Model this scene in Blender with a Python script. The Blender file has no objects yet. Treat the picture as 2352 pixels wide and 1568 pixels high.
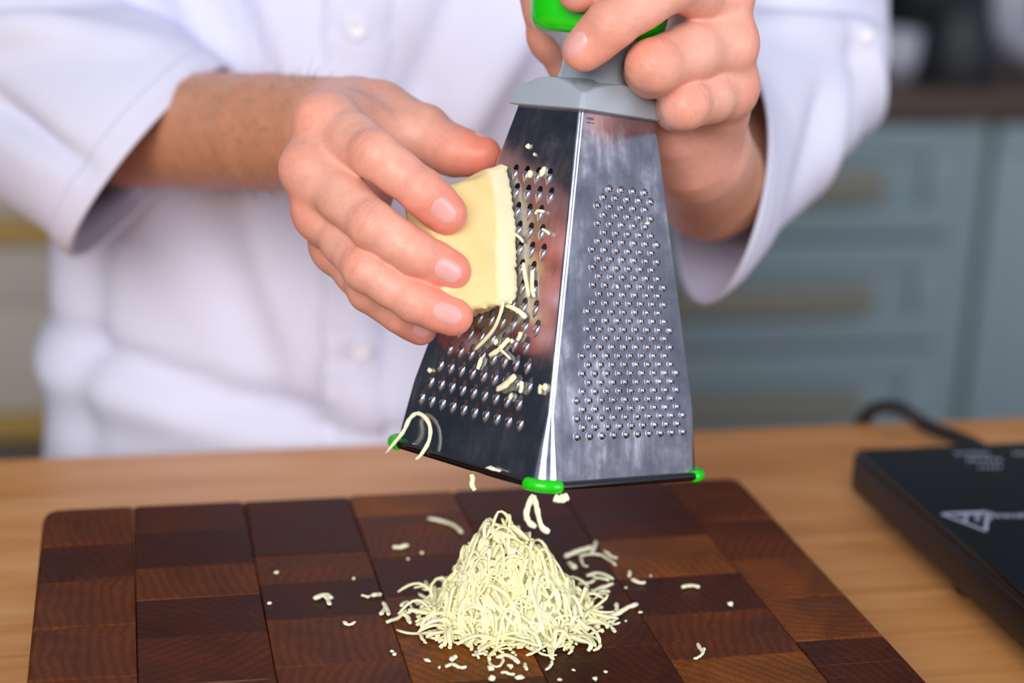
import bpy, bmesh, math, random
import numpy as np
from mathutils import Matrix, Vector
from mathutils.bvhtree import BVHTree
from mathutils.geometry import delaunay_2d_cdt

random.seed(7)
RNG = np.random.default_rng(11)
SC = bpy.context.scene
COL = SC.collection

# ------------------------------------------------------------------ camera
FPX = 3900.0                       # focal length in pixels of the 2352 x 1568 frame
CX, CY = 1176.0, 784.0
# rows: world axes (x along the table edge, y away from the lens, z up) in lens axes (right, down, forward)
M = np.array([[0.975194, -0.027701, 0.219612],
              [-0.21792, -0.294175, 0.930576],
              [0.038826, -0.95535, -0.292914]])
CAM = np.array([0.0, 0.0, 0.30259])
cd = bpy.data.cameras.new('camera')
cam = bpy.data.objects.new('camera', cd)
COL.objects.link(cam)
R3 = np.c_[M[:, 0], -M[:, 1], -M[:, 2]]
mw = Matrix.Identity(4)
for i in range(3):
    for j in range(3):
        mw[i][j] = R3[i, j]
    mw[i][3] = CAM[i]
cam.matrix_world = mw
cd.sensor_width = 36.0
cd.lens = FPX / 2352.0 * 36.0
cd.clip_start = 0.02
cd.clip_end = 50
cd.dof.use_dof = True
cd.dof.focus_distance = 0.648
cd.dof.aperture_fstop = 4.1
cd.dof.aperture_blades = 0
SC.camera = cam

# ------------------------------------------------------------------ light
world = bpy.data.worlds.new('world')
SC.world = world
world.use_nodes = True
world.node_tree.nodes['Background'].inputs[0].default_value = (0.80, 0.84, 1.0, 1)
world.node_tree.nodes['Background'].inputs[1].default_value = 0.35


def area(name, loc, target, sx, sy, power, color):
    l = bpy.data.lights.new(name, 'AREA')
    l.shape = 'RECTANGLE'
    l.size, l.size_y = sx, sy
    l.energy = power
    l.color = color
    o = bpy.data.objects.new(name, l)
    COL.objects.link(o)
    o.location = loc
    d = Vector(target) - Vector(loc)
    o.rotation_euler = d.to_track_quat('-Z', 'Y').to_euler()
    return o


area('window_light_front', (-0.80, -1.65, 1.25), (0.15, 0.7, 0.05), 1.6, 1.2, 74, (1.0, 0.965, 0.93))
area('fill_light_side', (2.28, -1.00, 0.72), (0.2, 0.6, 0.1), 1.4, 1.3, 33, (0.88, 0.91, 1.0))  # added window-like area light, brightens the grater's right face
vs = SC.view_settings
vs.view_transform = 'Standard'
vs.look = 'None'
vs.exposure = 0.0
vs.gamma = 1.0
vs.use_curve_mapping = False


# ------------------------------------------------------------------ helpers
def cp(px, py, d):
    """point seen at pixel (px,py), d metres deep, in lens axes"""
    return np.array([(px - CX) / FPX * d, (py - CY) / FPX * d, d])


def c2w(p):
    return np.asarray(p) @ M.T + CAM


def W(px, py, d):
    return c2w(cp(px, py, d))


def ray(px, py):
    return M @ np.array([(px - CX) / FPX, (py - CY) / FPX, 1.0])


def G(px, py, z=0.0):
    r = ray(px, py)
    return CAM + r * (z - CAM[2]) / r[2]


def on_plane(px, py, p0, n):
    r = ray(px, py)
    return CAM + r * (np.dot(p0 - CAM, n) / np.dot(r, n))


def nrm(v):
    v = np.asarray(v, float)
    return v / (np.linalg.norm(v) + 1e-12)


def mesh(name, verts, faces, smooth=True, angle=None):
    me = bpy.data.meshes.new(name)
    me.from_pydata([tuple(map(float, v)) for v in verts], [], [tuple(map(int, f)) for f in faces])
    me.validate()
    if smooth:
        me.polygons.foreach_set('use_smooth', [True] * len(me.polygons))
        if angle:
            me.set_sharp_from_angle(angle=math.radians(angle))
    me.update()
    return me


def tag(o, label=None, cat=None, group=None, kind=None):
    if label: o['label'] = label
    if cat: o['category'] = cat
    if group: o['group'] = group
    if kind: o['kind'] = kind
    return o


def empty(name, loc, label=None, cat=None, group=None):
    o = bpy.data.objects.new(name, None)
    COL.objects.link(o)
    o.empty_display_size = 0.02
    if isinstance(loc, Matrix):
        o.matrix_world = loc
    else:
        o.location = tuple(loc)
    return tag(o, label, cat, group)


def link(name, me, mat=None, parent=None, loc=(0, 0, 0)):
    o = bpy.data.objects.new(name, me)
    COL.objects.link(o)
    o.location = tuple(loc)
    if mat is not None and len(me.materials) == 0:
        me.materials.append(mat)
    if parent is not None:
        o.parent = parent
    return o


def put(name, verts, faces, mat, parent=None, origin=None, smooth=True, angle=None):
    """world-space verts; the object's origin (absolute) is subtracted.  A part takes its thing's origin."""
    v = np.asarray(verts, float)
    if parent is not None:
        base = np.array(parent.get('_org', (0, 0, 0)))
        o = link(name, mesh(name, v - base, faces, smooth, angle), mat, parent)
        o['_org'] = tuple(map(float, base))
        return o
    if origin is None:
        origin = np.array([v[:, 0].mean(), v[:, 1].mean(), v[:, 2].min()])
    o = link(name, mesh(name, v - origin, faces, smooth, angle), mat, None, origin)
    o['_org'] = tuple(map(float, origin))
    return o


def thing(name, loc, label, cat, group=None):
    o = empty(name, loc, label, cat, group)
    o['_org'] = tuple(map(float, loc))
    return o


def box(x0, x1, y0, y1, z0, z1, bev=0.0):
    bm = bmesh.new()
    bmesh.ops.create_cube(bm, size=1)
    for v in bm.verts:
        v.co = Vector(((x0 + x1) / 2 + v.co.x * (x1 - x0), (y0 + y1) / 2 + v.co.y * (y1 - y0), (z0 + z1) / 2 + v.co.z * (z1 - z0)))
    if bev:
        bmesh.ops.bevel(bm, geom=list(bm.edges), offset=bev, segments=2, affect='EDGES', profile=0.6)
    vs_ = [tuple(v.co) for v in bm.verts]
    bm.verts.index_update()
    fs = [[v.index for v in f.verts] for f in bm.faces]
    bm.free()
    return np.array(vs_), fs


def tube(path, rad, seg=8, cap=True, squash=None):
    """swept tube; rad scalar or per-point; returns verts, faces"""
    P = np.asarray(path, float)
    n = len(P)
    rad = np.broadcast_to(np.asarray(rad, float), (n,))
    T = np.gradient(P, axis=0)
    T /= np.linalg.norm(T, axis=1)[:, None] + 1e-12
    up = np.array([0, 0, 1.0]) if abs(T[0][2]) < 0.9 else np.array([1.0, 0, 0])
    a = nrm(np.cross(T[0], up))
    V = []
    for i in range(n):
        a = nrm(a - T[i] * np.dot(a, T[i]))
        b = np.cross(T[i], a)
        for k in range(seg):
            t = 2 * math.pi * k / seg
            s = squash or (1, 1)
            V.append(P[i] + rad[i] * (a * math.cos(t) * s[0] + b * math.sin(t) * s[1]))
    Fc = []
    for i in range(n - 1):
        for k in range(seg):
            k2 = (k + 1) % seg
            Fc.append((i * seg + k, i * seg + k2, (i + 1) * seg + k2, (i + 1) * seg + k))
    if cap:
        Fc.append(tuple(range(seg))[::-1])
        Fc.append(tuple((n - 1) * seg + k for k in range(seg)))
    return np.array(V), Fc


def merge(parts):
    V, Fc, o = [], [], 0
    for v, f in parts:
        V.append(np.asarray(v, float))
        Fc += [tuple(i + o for i in q) for q in f]
        o += len(v)
    return np.concatenate(V), Fc


def smooth_path(P, n):
    """Catmull-Rom resample"""
    P = np.asarray(P, float)
    Q = np.r_[[2 * P[0] - P[1]], P, [2 * P[-1] - P[-2]]]
    out = []
    for t in np.linspace(0, len(P) - 1 - 1e-9, n):
        i = int(t)
        u = t - i
        p0, p1, p2, p3 = Q[i], Q[i + 1], Q[i + 2], Q[i + 3]
        out.append(0.5 * (2 * p1 + (p2 - p0) * u + (2 * p0 - 5 * p1 + 4 * p2 - p3) * u * u + (3 * p1 - p0 - 3 * p2 + p3) * u ** 3))
    return np.array(out)


def wob(P, seed, freq):
    """cheap smooth noise in about [-1,1]"""
    r = np.random.default_rng(seed)
    P = np.asarray(P, float)
    s = np.zeros(len(P))
    for k in range(6):
        d = r.normal(size=3)
        d = d / np.linalg.norm(d) * freq * (0.6 + 0.35 * k)
        s += np.sin(P @ d + r.uniform(0, 6.28)) / (1 + 0.35 * k)
    return s / 2.6


# ------------------------------------------------------------------ materials
def mat(name):
    m = bpy.data.materials.new(name)
    m.use_nodes = True
    nt = m.node_tree
    return m, nt, nt.nodes['Principled BSDF']


def simple(name, col, rough=0.5, metal=0.0, spec=None, **kw):
    m, nt, b = mat(name)
    b.inputs['Base Color'].default_value = (*col, 1)
    b.inputs['Roughness'].default_value = rough
    b.inputs['Metallic'].default_value = metal
    if spec is not None:
        b.inputs['Specular IOR Level'].default_value = spec
    for k, v in kw.items():
        b.inputs[k.replace('_', ' ')].default_value = v
    return m


def nd(nt, typ, **kw):
    n = nt.nodes.new(typ)
    for k, v in kw.items():
        setattr(n, k, v)
    return n


def ramp(nt, fac, stops):
    n = nt.nodes.new('ShaderNodeValToRGB')
    e = n.color_ramp.elements
    while len(e) < len(stops):
        e.new(0.5)
    for i, (p, c) in enumerate(stops):
        e[i].position = p
        e[i].color = (*c, 1) if len(c) == 3 else c
    nt.links.new(fac, n.inputs[0])
    return n


def noise(nt, vec, scale, detail=3, rough=0.5, dist=0.0):
    n = nt.nodes.new('ShaderNodeTexNoise')
    n.inputs['Scale'].default_value = scale
    n.inputs['Detail'].default_value = detail
    n.inputs['Roughness'].default_value = rough
    n.inputs['Distortion'].default_value = dist
    if vec is not None:
        nt.links.new(vec, n.inputs['Vector'])
    return n


def mapping(nt, coord='Object', scale=(1, 1, 1), rot=(0, 0, 0)):
    tc = nt.nodes.new('ShaderNodeTexCoord')
    mp = nt.nodes.new('ShaderNodeMapping')
    mp.inputs['Scale'].default_value = scale
    mp.inputs['Rotation'].default_value = rot
    nt.links.new(tc.outputs[coord], mp.inputs['Vector'])
    return mp.outputs[0]


def bump(nt, b, h, strength=0.3, dist=0.001):
    n = nt.nodes.new('ShaderNodeBump')
    n.inputs['Strength'].default_value = strength
    n.inputs['Distance'].default_value = dist
    nt.links.new(h, n.inputs['Height'])
    nt.links.new(n.outputs[0], b.inputs['Normal'])
    return n


def mix(nt, fac, a, b, typ='MIX'):
    n = nt.nodes.new('ShaderNodeMix')
    n.data_type = 'RGBA'
    n.blend_type = typ
    for sock, v in ((n.inputs['Factor'], fac), (n.inputs['A'], a), (n.inputs['B'], b)):
        if hasattr(v, 'is_output'):
            nt.links.new(v, sock)
        elif isinstance(v, (int, float)):
            sock.default_value = v
        else:
            sock.default_value = (*v, 1)
    return n.outputs['Result']


def skin_mat():
    m, nt, b = mat('skin')
    at = nd(nt, 'ShaderNodeAttribute', attribute_name='tone')
    co = mapping(nt)
    n1 = noise(nt, co, 90, 3, 0.6)
    n2 = noise(nt, co, 420, 3, 0.6)
    c = mix(nt, 0.35, at.outputs['Color'], ramp(nt, n1.outputs[0], [(0.3, (0.62, 0.62, 0.62)), (0.7, (1.0, 1.0, 1.0))]).outputs[0], 'MULTIPLY')
    c = mix(nt, 0.18, c, ramp(nt, n2.outputs[0], [(0.35, (0.7, 0.6, 0.6)), (0.65, (1, 1, 1))]).outputs[0], 'MULTIPLY')
    nt.links.new(c, b.inputs['Base Color'])
    b.inputs['Roughness'].default_value = 0.45
    b.inputs['Specular IOR Level'].default_value = 0.4
    b.inputs['Subsurface Weight'].default_value = 0.22
    b.inputs['Subsurface Radius'].default_value = (1.0, 0.35, 0.18)
    b.inputs['Subsurface Scale'].default_value = 0.004
    # fine creases run across the fingers at the joints ("crease" carries weight and phase)
    cr = nd(nt, 'ShaderNodeAttribute', attribute_name='crease')
    sep = nd(nt, 'ShaderNodeSeparateXYZ')
    nt.links.new(cr.outputs['Vector'], sep.inputs[0])
    cmb = nd(nt, 'ShaderNodeCombineXYZ')
    for i, k in ((1, 400.0), (2, 70.0)):
        q = nd(nt, 'ShaderNodeMath', operation='MULTIPLY')
        nt.links.new(sep.outputs[i], q.inputs[0]); q.inputs[1].default_value = k
        nt.links.new(q.outputs[0], cmb.inputs[i - 1])
    nn = noise(nt, cmb.outputs[0], 1.0, 2, 0.5, 0.3)
    rg = ramp(nt, nn.outputs[0], [(0.40, (1, 1, 1)), (0.50, (0, 0, 0)), (0.60, (1, 1, 1))])
    inv = nd(nt, 'ShaderNodeMath', operation='SUBTRACT'); inv.inputs[0].default_value = 1.0
    nt.links.new(rg.outputs[0], inv.inputs[1])
    ml = nd(nt, 'ShaderNodeMath', operation='MULTIPLY')
    nt.links.new(inv.outputs[0], ml.inputs[0]); nt.links.new(sep.outputs[0], ml.inputs[1])
    vo = nd(nt, 'ShaderNodeTexVoronoi')
    vo.inputs['Scale'].default_value = 1100
    nt.links.new(co, vo.inputs['Vector'])
    ad2 = nd(nt, 'ShaderNodeMath', operation='MULTIPLY_ADD')
    nt.links.new(vo.outputs['Distance'], ad2.inputs[0]); ad2.inputs[1].default_value = 0.22
    neg = nd(nt, 'ShaderNodeMath', operation='MULTIPLY'); neg.inputs[1].default_value = -1.0
    nt.links.new(ml.outputs[0], neg.inputs[0])
    nt.links.new(neg.outputs[0], ad2.inputs[2])
    bump(nt, b, ad2.outputs[0], 0.5, 0.00036)
    return m


def wood_table():
    m, nt, b = mat('oak')
    v = mapping(nt, 'Object', (1.2, 9, 9))
    n = noise(nt, v, 4.5, 5, 0.55, 0.8)
    v2 = mapping(nt, 'Object', (3, 120, 60))
    n2 = noise(nt, v2, 3.0, 4, 0.6)
    r = ramp(nt, n.outputs[0], [(0.25, (0.60, 0.245, 0.07)), (0.5, (0.82, 0.38, 0.125)), (0.75, (0.90, 0.50, 0.215))])
    r2 = ramp(nt, n2.outputs[0], [(0.35, (0.62, 0.55, 0.48)), (0.6, (1, 1, 1))])
    nt.links.new(mix(nt, 0.45, r.outputs[0], r2.outputs[0], 'MULTIPLY'), b.inputs['Base Color'])
    b.inputs['Roughness'].default_value = 0.42
    bump(nt, b, n2.outputs[0], 0.25, 0.0006)
    return m


def wood_block():
    m, nt, b = mat('end_grain')
    oi = nd(nt, 'ShaderNodeObjectInfo')
    tc = nd(nt, 'ShaderNodeTexCoord')
    # growth rings: each block has its own ring centre
    off = nd(nt, 'ShaderNodeVectorMath', operation='MULTIPLY_ADD')
    cmb = nd(nt, 'ShaderNodeCombineXYZ')
    for i, (a, k) in enumerate(((0.13, 7.31), (0.10, 13.7))):
        w = nd(nt, 'ShaderNodeMath', operation='MULTIPLY'); nt.links.new(oi.outputs['Random'], w.inputs[0]); w.inputs[1].default_value = k
        s = nd(nt, 'ShaderNodeMath', operation='SINE'); nt.links.new(w.outputs[0], s.inputs[0])
        q = nd(nt, 'ShaderNodeMath', operation='MULTIPLY'); nt.links.new(s.outputs[0], q.inputs[0]); q.inputs[1].default_value = a
        nt.links.new(q.outputs[0], cmb.inputs[i])
    off = nd(nt, 'ShaderNodeVectorMath', operation='ADD')
    nt.links.new(tc.outputs['Object'], off.inputs[0]); nt.links.new(cmb.outputs[0], off.inputs[1])
    flat = nd(nt, 'ShaderNodeVectorMath', operation='MULTIPLY')
    nt.links.new(off.outputs[0], flat.inputs[0]); flat.inputs[1].default_value = (1, 1, 0.15)
    wv = nd(nt, 'ShaderNodeTexWave', wave_type='RINGS', rings_direction='Z')
    wv.inputs['Scale'].default_value = 75
    wv.inputs['Distortion'].default_value = 5.0
    wv.inputs['Detail'].default_value = 3
    wv.inputs['Detail Scale'].default_value = 0.8
    nt.links.new(flat.outputs[0], wv.inputs['Vector'])
    n1 = noise(nt, off.outputs[0], 26, 4, 0.6, 0.6)
    n2 = noise(nt, off.outputs[0], 900, 2, 0.6)
    tone = ramp(nt, oi.outputs['Random'], [(0.0, (0.052, 0.012, 0.005)), (0.4, (0.085, 0.020, 0.006)), (0.75, (0.135, 0.036, 0.008)), (1.0, (0.23, 0.072, 0.011))])
    c = mix(nt, 0.32, tone.outputs[0], ramp(nt, wv.outputs[0], [(0.1, (0.45, 0.40, 0.36)), (0.8, (1.25, 1.2, 1.15))]).outputs[0], 'MULTIPLY')
    c = mix(nt, 0.8, c, ramp(nt, n1.outputs[0], [(0.3, (0.42, 0.38, 0.36)), (0.7, (1.35, 1.3, 1.2))]).outputs[0], 'MULTIPLY')
    c = mix(nt, 0.6, c, ramp(nt, n2.outputs[0], [(0.35, (0.55, 0.5, 0.5)), (0.6, (1.1, 1.1, 1.1))]).outputs[0], 'MULTIPLY')
    # pale knife scratches
    geo = nd(nt, 'ShaderNodeNewGeometry')
    for ang, sc in ((0.5, 1.0), (-0.9, 1.3)):
        mp = nd(nt, 'ShaderNodeMapping')
        mp.inputs['Rotation'].default_value = (0, 0, ang)
        mp.inputs['Scale'].default_value = (10 * sc, 900 * sc, 1)
        nt.links.new(geo.outputs['Position'], mp.inputs['Vector'])
        ns = noise(nt, mp.outputs[0], 1.0, 2, 0.5)
        patch = noise(nt, geo.outputs['Position'], 14 * sc, 2)
        pr = ramp(nt, patch.outputs[0], [(0.52, (0, 0, 0)), (0.68, (1, 1, 1))])
        sr = ramp(nt, ns.outputs[0], [(0.66, (0, 0, 0)), (0.74, (0.5, 0.5, 0.5))])
        f = mix(nt, 1.0, pr.outputs[0], sr.outputs[0], 'MULTIPLY')
        c = mix(nt, f, c, (0.24, 0.12, 0.08))
    nt.links.new(c, b.inputs['Base Color'])
    rr = ramp(nt, n1.outputs[0], [(0.3, (0.34, 0.34, 0.34)), (0.7, (0.5, 0.5, 0.5))])
    nt.links.new(rr.outputs[0], b.inputs['Roughness'])
    b.inputs['Specular IOR Level'].default_value = 0.14
    bump(nt, b, n2.outputs[0], 0.2, 0.0003)
    return m


def steel_mat():
    m, nt, b = mat('steel')
    co = mapping(nt)
    n1 = noise(nt, co, 45, 5, 0.65)
    n2 = noise(nt, mapping(nt, 'Object', (900, 900, 14)), 1.0, 3, 0.6)
    b.inputs['Metallic'].default_value = 1.0
    c = mix(nt, ramp(nt, n1.outputs[0], [(0.3, (0, 0, 0)), (0.7, (1, 1, 1))]).outputs[0], (0.40, 0.43, 0.52), (0.72, 0.72, 0.82))
    nt.links.new(c, b.inputs['Base Color'])
    sm_ = noise(nt, mapping(nt, 'Object', (230, 230, 10)), 1.0, 3, 0.6)
    f_ = mix(nt, 1.0, ramp(nt, n1.outputs[0], [(0.35, (0.0, 0.0, 0.0)), (0.72, (1, 1, 1))]).outputs[0], ramp(nt, sm_.outputs[0], [(0.35, (0.25, 0.25, 0.25)), (0.7, (1, 1, 1))]).outputs[0], 'MULTIPLY')
    r = ramp(nt, f_, [(0.0, (0.13, 0.13, 0.13)), (0.8, (0.36, 0.36, 0.36))])
    nt.links.new(r.outputs[0], b.inputs['Roughness'])
    bump(nt, b, n2.outputs[0], 0.04, 0.0003)
    return m


def cheese_mat(name, c0, c1, sss=0.3, scale=0.005, rough=0.48):
    m, nt, b = mat(name)
    n = noise(nt, mapping(nt), 60, 4, 0.6)
    at = nd(nt, 'ShaderNodeAttribute', attribute_name='pale')
    c = mix(nt, at.outputs['Fac'], ramp(nt, n.outputs[0], [(0.3, c0), (0.7, c1)]).outputs[0], (0.86, 0.785, 0.53))
    nt.links.new(c, b.inputs['Base Color'])
    b.inputs['Roughness'].default_value = rough
    b.inputs['Specular IOR Level'].default_value = 0.3
    b.inputs['Subsurface Weight'].default_value = sss
    b.inputs['Subsurface Radius'].default_value = (1.0, 0.8, 0.25)
    b.inputs['Subsurface Scale'].default_value = scale
    bump(nt, b, noise(nt, mapping(nt), 700, 3).outputs[0], 0.25, 0.0004)
    return m


def cloth_mat(name, col):
    m, nt, b = mat(name)
    n = noise(nt, mapping(nt), 14, 3)
    k = ramp(nt, n.outputs[0], [(0.3, tuple(x * 0.95 for x in col)), (0.7, col)])
    nt.links.new(k.outputs[0], b.inputs['Base Color'])
    b.inputs['Roughness'].default_value = 0.9
    b.inputs['Specular IOR Level'].default_value = 0.15
    bump(nt, b, noise(nt, mapping(nt), 2500, 2).outputs[0], 0.2, 0.0004)
    return m


MT = dict(
    skin=skin_mat(), oak=wood_table(), block=wood_block(), steel=steel_mat(),
    cheese=cheese_mat('cheese', (0.80, 0.585, 0.255), (0.84, 0.665, 0.335), 0.25),
    shred=cheese_mat('cheese_shred', (0.98, 0.935, 0.58), (0.98, 0.96, 0.74), 0.25, 0.002, 0.6),
    heap=cheese_mat('cheese_heap', (0.99, 0.925, 0.50), (0.99, 0.955, 0.66), 0.15, 0.002, 0.6),
    cloth=cloth_mat('white_cloth', (0.73, 0.74, 0.91)),
    trousers=cloth_mat('dark_cloth', (0.03, 0.035, 0.05)),
    green=simple('green_plastic', (0.012, 0.62, 0.006), 0.22),
    grey=simple('grey_plastic', (0.36, 0.43, 0.50), 0.25),
    rim=simple('dark_wire', (0.10, 0.10, 0.11), 0.25, 1.0),
    nail=simple('nail', (0.80, 0.40, 0.37), 0.33, 0, 0.55, Subsurface_Weight=0.15, Subsurface_Scale=0.002),
    black=simple('black_enamel', (0.008, 0.008, 0.010), 0.35, 0, 0.3),
    glass=simple('black_glass', (0.006, 0.007, 0.010), 0.12, 0, 0.35),
    rubber=simple('black_rubber', (0.015, 0.015, 0.017), 0.7),
    printw=simple('white_print', (0.42, 0.46, 0.62), 0.5),
    cab=simple('cabinet_paint', (0.255, 0.335, 0.37), 0.45),
    brass=simple('aged_brass', (0.25, 0.24, 0.19), 0.5, 0.2),
    dwood=simple('dark_worktop', (0.075, 0.042, 0.027), 0.5),
    wallp=simple('wall_paint', (0.12, 0.15, 0.155), 0.8),
    walld=simple('dark_wall_paint', (0.085, 0.108, 0.125), 0.8),
    floor=simple('floor_tile', (0.16, 0.14, 0.12), 0.6),
    beige=simple('beige_box', (0.42, 0.38, 0.33), 0.8),
    shelfw=simple('shelf_wood', (0.38, 0.235, 0.06), 0.5),
    hair=simple('arm_hair', (0.20, 0.10, 0.05), 0.6),
    ceram=simple('white_ceramic', (0.50, 0.50, 0.60), 0.3),
    darkobj=simple('black_iron', (0.012, 0.016, 0.020), 0.5),
    button=simple('pearl_button', (0.80, 0.80, 0.88), 0.2),
)


# ------------------------------------------------------------------ signed-distance modelling
class Field:
    """distance field on a regular grid in lens axes"""
    def __init__(s, lo, hi, h):
        s.h = h
        s.lo = np.asarray(lo, float)
        s.n = np.ceil((np.asarray(hi) - s.lo) / h).astype(int) + 1
        s.ax = [s.lo[i] + h * np.arange(s.n[i]) for i in range(3)]

    def blank(s):
        return np.full(s.n, 0.03, np.float32)

    def sub(s, lo, hi):
        a = np.clip(np.floor((lo - s.lo) / s.h).astype(int), 0, s.n)
        b = np.clip(np.ceil((hi - s.lo) / s.h).astype(int) + 1, 0, s.n)
        return tuple(slice(a[i], b[i]) for i in range(3))

    def pts(s, sl):
        return (s.ax[0][sl[0]][:, None, None], s.ax[1][sl[1]][None, :, None], s.ax[2][sl[2]][None, None, :])


def smin(a, b, k):
    h = np.maximum(k - np.abs(a - b), 0) / k
    return np.minimum(a, b) - h * h * k * 0.25


def cone(F, f, a, b, ra, rb, k, dors=None, sq=1.0, carve=False):
    """tapered capsule a->b (optionally flattened along dors) joined smoothly into f"""
    a, b = np.asarray(a, float), np.asarray(b, float)
    mg = max(ra, rb) + k + 3 * F.h
    sl = F.sub(np.minimum(a, b) - mg, np.maximum(a, b) + mg)
    X, Y, Z = F.pts(sl)
    px, py, pz = X - a[0], Y - a[1], Z - a[2]
    ab = b - a
    L2 = float(ab @ ab) + 1e-15
    t = np.clip((px * ab[0] + py * ab[1] + pz * ab[2]) / L2, 0, 1)
    qx, qy, qz = px - t * ab[0], py - t * ab[1], pz - t * ab[2]
    d2 = qx * qx + qy * qy + qz * qz
    if dors is not None and sq != 1.0:
        d = nrm(np.asarray(dors) - nrm(ab) * np.dot(dors, nrm(ab)))
        dd = qx * d[0] + qy * d[1] + qz * d[2]
        d2 = d2 + dd * dd * (sq * sq - 1)
    d = (np.sqrt(d2) - (ra + (rb - ra) * t)).astype(np.float32)
    if carve:
        f[sl] = -smin(-f[sl], d, k)
    else:
        f[sl] = smin(f[sl], d, k)


def surface_nets(F, f):
    s = f < 0
    nx, ny, nz = F.n
    cnt = np.zeros((nx - 1, ny - 1, nz - 1), np.uint8)
    for dx in (0, 1):
        for dy in (0, 1):
            for dz in (0, 1):
                cnt += s[dx:nx - 1 + dx, dy:ny - 1 + dy, dz:nz - 1 + dz]
    act = np.argwhere((cnt > 0) & (cnt < 8))
    idx = np.full(cnt.shape, -1, np.int32)
    idx[tuple(act.T)] = np.arange(len(act))
    acc = np.zeros((len(act), 3))
    num = np.zeros(len(act))
    cs = [(0, 0, 0), (1, 0, 0), (0, 1, 0), (1, 1, 0), (0, 0, 1), (1, 0, 1), (0, 1, 1), (1, 1, 1)]
    val = [f[act[:, 0] + c[0], act[:, 1] + c[1], act[:, 2] + c[2]].astype(float) for c in cs]
    for i in range(8):
        for j in range(i + 1, 8):
            if sum(abs(cs[i][q] - cs[j][q]) for q in range(3)) != 1:
                continue
            m = (val[i] < 0) != (val[j] < 0)
            t = np.where(m, val[i] / (val[i] - val[j] + 1e-20), 0)
            p = np.array(cs[i])[None] + t[:, None] * (np.array(cs[j]) - np.array(cs[i]))[None]
            acc += np.where(m[:, None], p, 0)
            num += m
    V = F.lo + (act + acc / num[:, None]) * F.h
    Q = []
    for ax in range(3):
        o = [(1, 0, 0), (0, 1, 0), (0, 0, 1)]
        e1, e2 = np.array(o[(ax + 1) % 3]), np.array(o[(ax + 2) % 3])
        a = [slice(None)] * 3; b = [slice(None)] * 3
        a[ax] = slice(0, -1); b[ax] = slice(1, None)
        ch = s[tuple(a)] != s[tuple(b)]
        e = np.argwhere(ch)
        ok = (e[:, (ax + 1) % 3] > 0) & (e[:, (ax + 2) % 3] > 0) & (e[:, (ax + 1) % 3] < F.n[(ax + 1) % 3] - 1) & (e[:, (ax + 2) % 3] < F.n[(ax + 2) % 3] - 1)
        e = e[ok]
        c = [idx[tuple((e - d).T)] for d in (0 * e1, e1, e1 + e2, e2)]
        q = np.stack(c, 1)
        inside = s[tuple(e.T)]
        q[inside] = q[inside][:, ::-1]
        Q.append(q)
    Q = np.concatenate(Q)
    Q = Q[(Q >= 0).all(1)]
    return V, Q


def relax(V, Q, it=3, lam=0.5):
    E = np.concatenate([Q[:, [0, 1]], Q[:, [1, 2]], Q[:, [2, 3]], Q[:, [3, 0]]])
    E = np.concatenate([E, E[:, ::-1]])
    deg = np.bincount(E[:, 0], minlength=len(V))[:, None]
    for i in range(2 * it):
        l = lam if i % 2 == 0 else -lam * 1.03
        S = np.zeros_like(V)
        for c in range(3):
            S[:, c] = np.bincount(E[:, 0], V[E[:, 1], c], minlength=len(V))
        V = V + l * (S / deg - V)
    return V


def quadmesh(name, V, Q):
    me = bpy.data.meshes.new(name)
    me.vertices.add(len(V))
    me.vertices.foreach_set('co', np.asarray(V, np.float32).ravel())
    me.loops.add(len(Q) * 4)
    me.loops.foreach_set('vertex_index', np.asarray(Q, np.int32).ravel())
    me.polygons.add(len(Q))
    me.polygons.foreach_set('loop_start', np.arange(0, len(Q) * 4, 4, dtype=np.int32))
    me.polygons.foreach_set('use_smooth', np.ones(len(Q), bool))
    me.update(calc_edges=True)
    return me


# ------------------------------------------------------------------ the room
FL = -0.935          # floor
TZ = -0.035          # table top


def struct(name, v, f, m):
    o = put(name, v, f, m, smooth=False)
    o['kind'] = 'structure'
    return o


struct('floor', *box(-3.2, 4.2, -2.6, 3.5, FL - 0.05, FL), MT['floor'])
struct('wall_back', *box(-3.2, 4.2, 3.4, 3.5, FL, 2.0), MT['wallp'])
struct('unseen_wall_left', *box(-3.2, -3.1, -0.2, 3.4, FL, 2.0), MT['walld'])  # unseen, added dark so the grater's left face has something dark to mirror

# table
t = thing('kitchen_table', (0.3, 0.4, FL), 'oak kitchen table with a pale brown grained top, under the cutting board', 'table')
put('tabletop', *box(-1.0, 1.5, -0.15, 0.888, TZ - 0.04, TZ, 0.002), MT['oak'], t, angle=40)
for x in (-0.94, 1.36):
    for y in (-0.09, 0.75):
        put('leg', *box(x, x + 0.08, y, y + 0.08, FL, TZ - 0.04, 0.003), MT['oak'], t, angle=40)

# cutting board of end-grain blocks
BX0, BX1, BY0, BY1, BZ0 = -0.0397, 0.2890, 0.27, 0.7310, -0.0345
cb = thing('cutting_board', ((BX0 + BX1) / 2, (BY0 + BY1) / 2, BZ0), 'dark reddish brown end-grain wooden cutting board lying under the cheese pile', 'cutting board')
cols = [BX0, -0.0005, 0.0490, 0.0975, 0.1470, 0.1973, 0.2511, BX1]
rr_ = random.Random(21)


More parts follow.
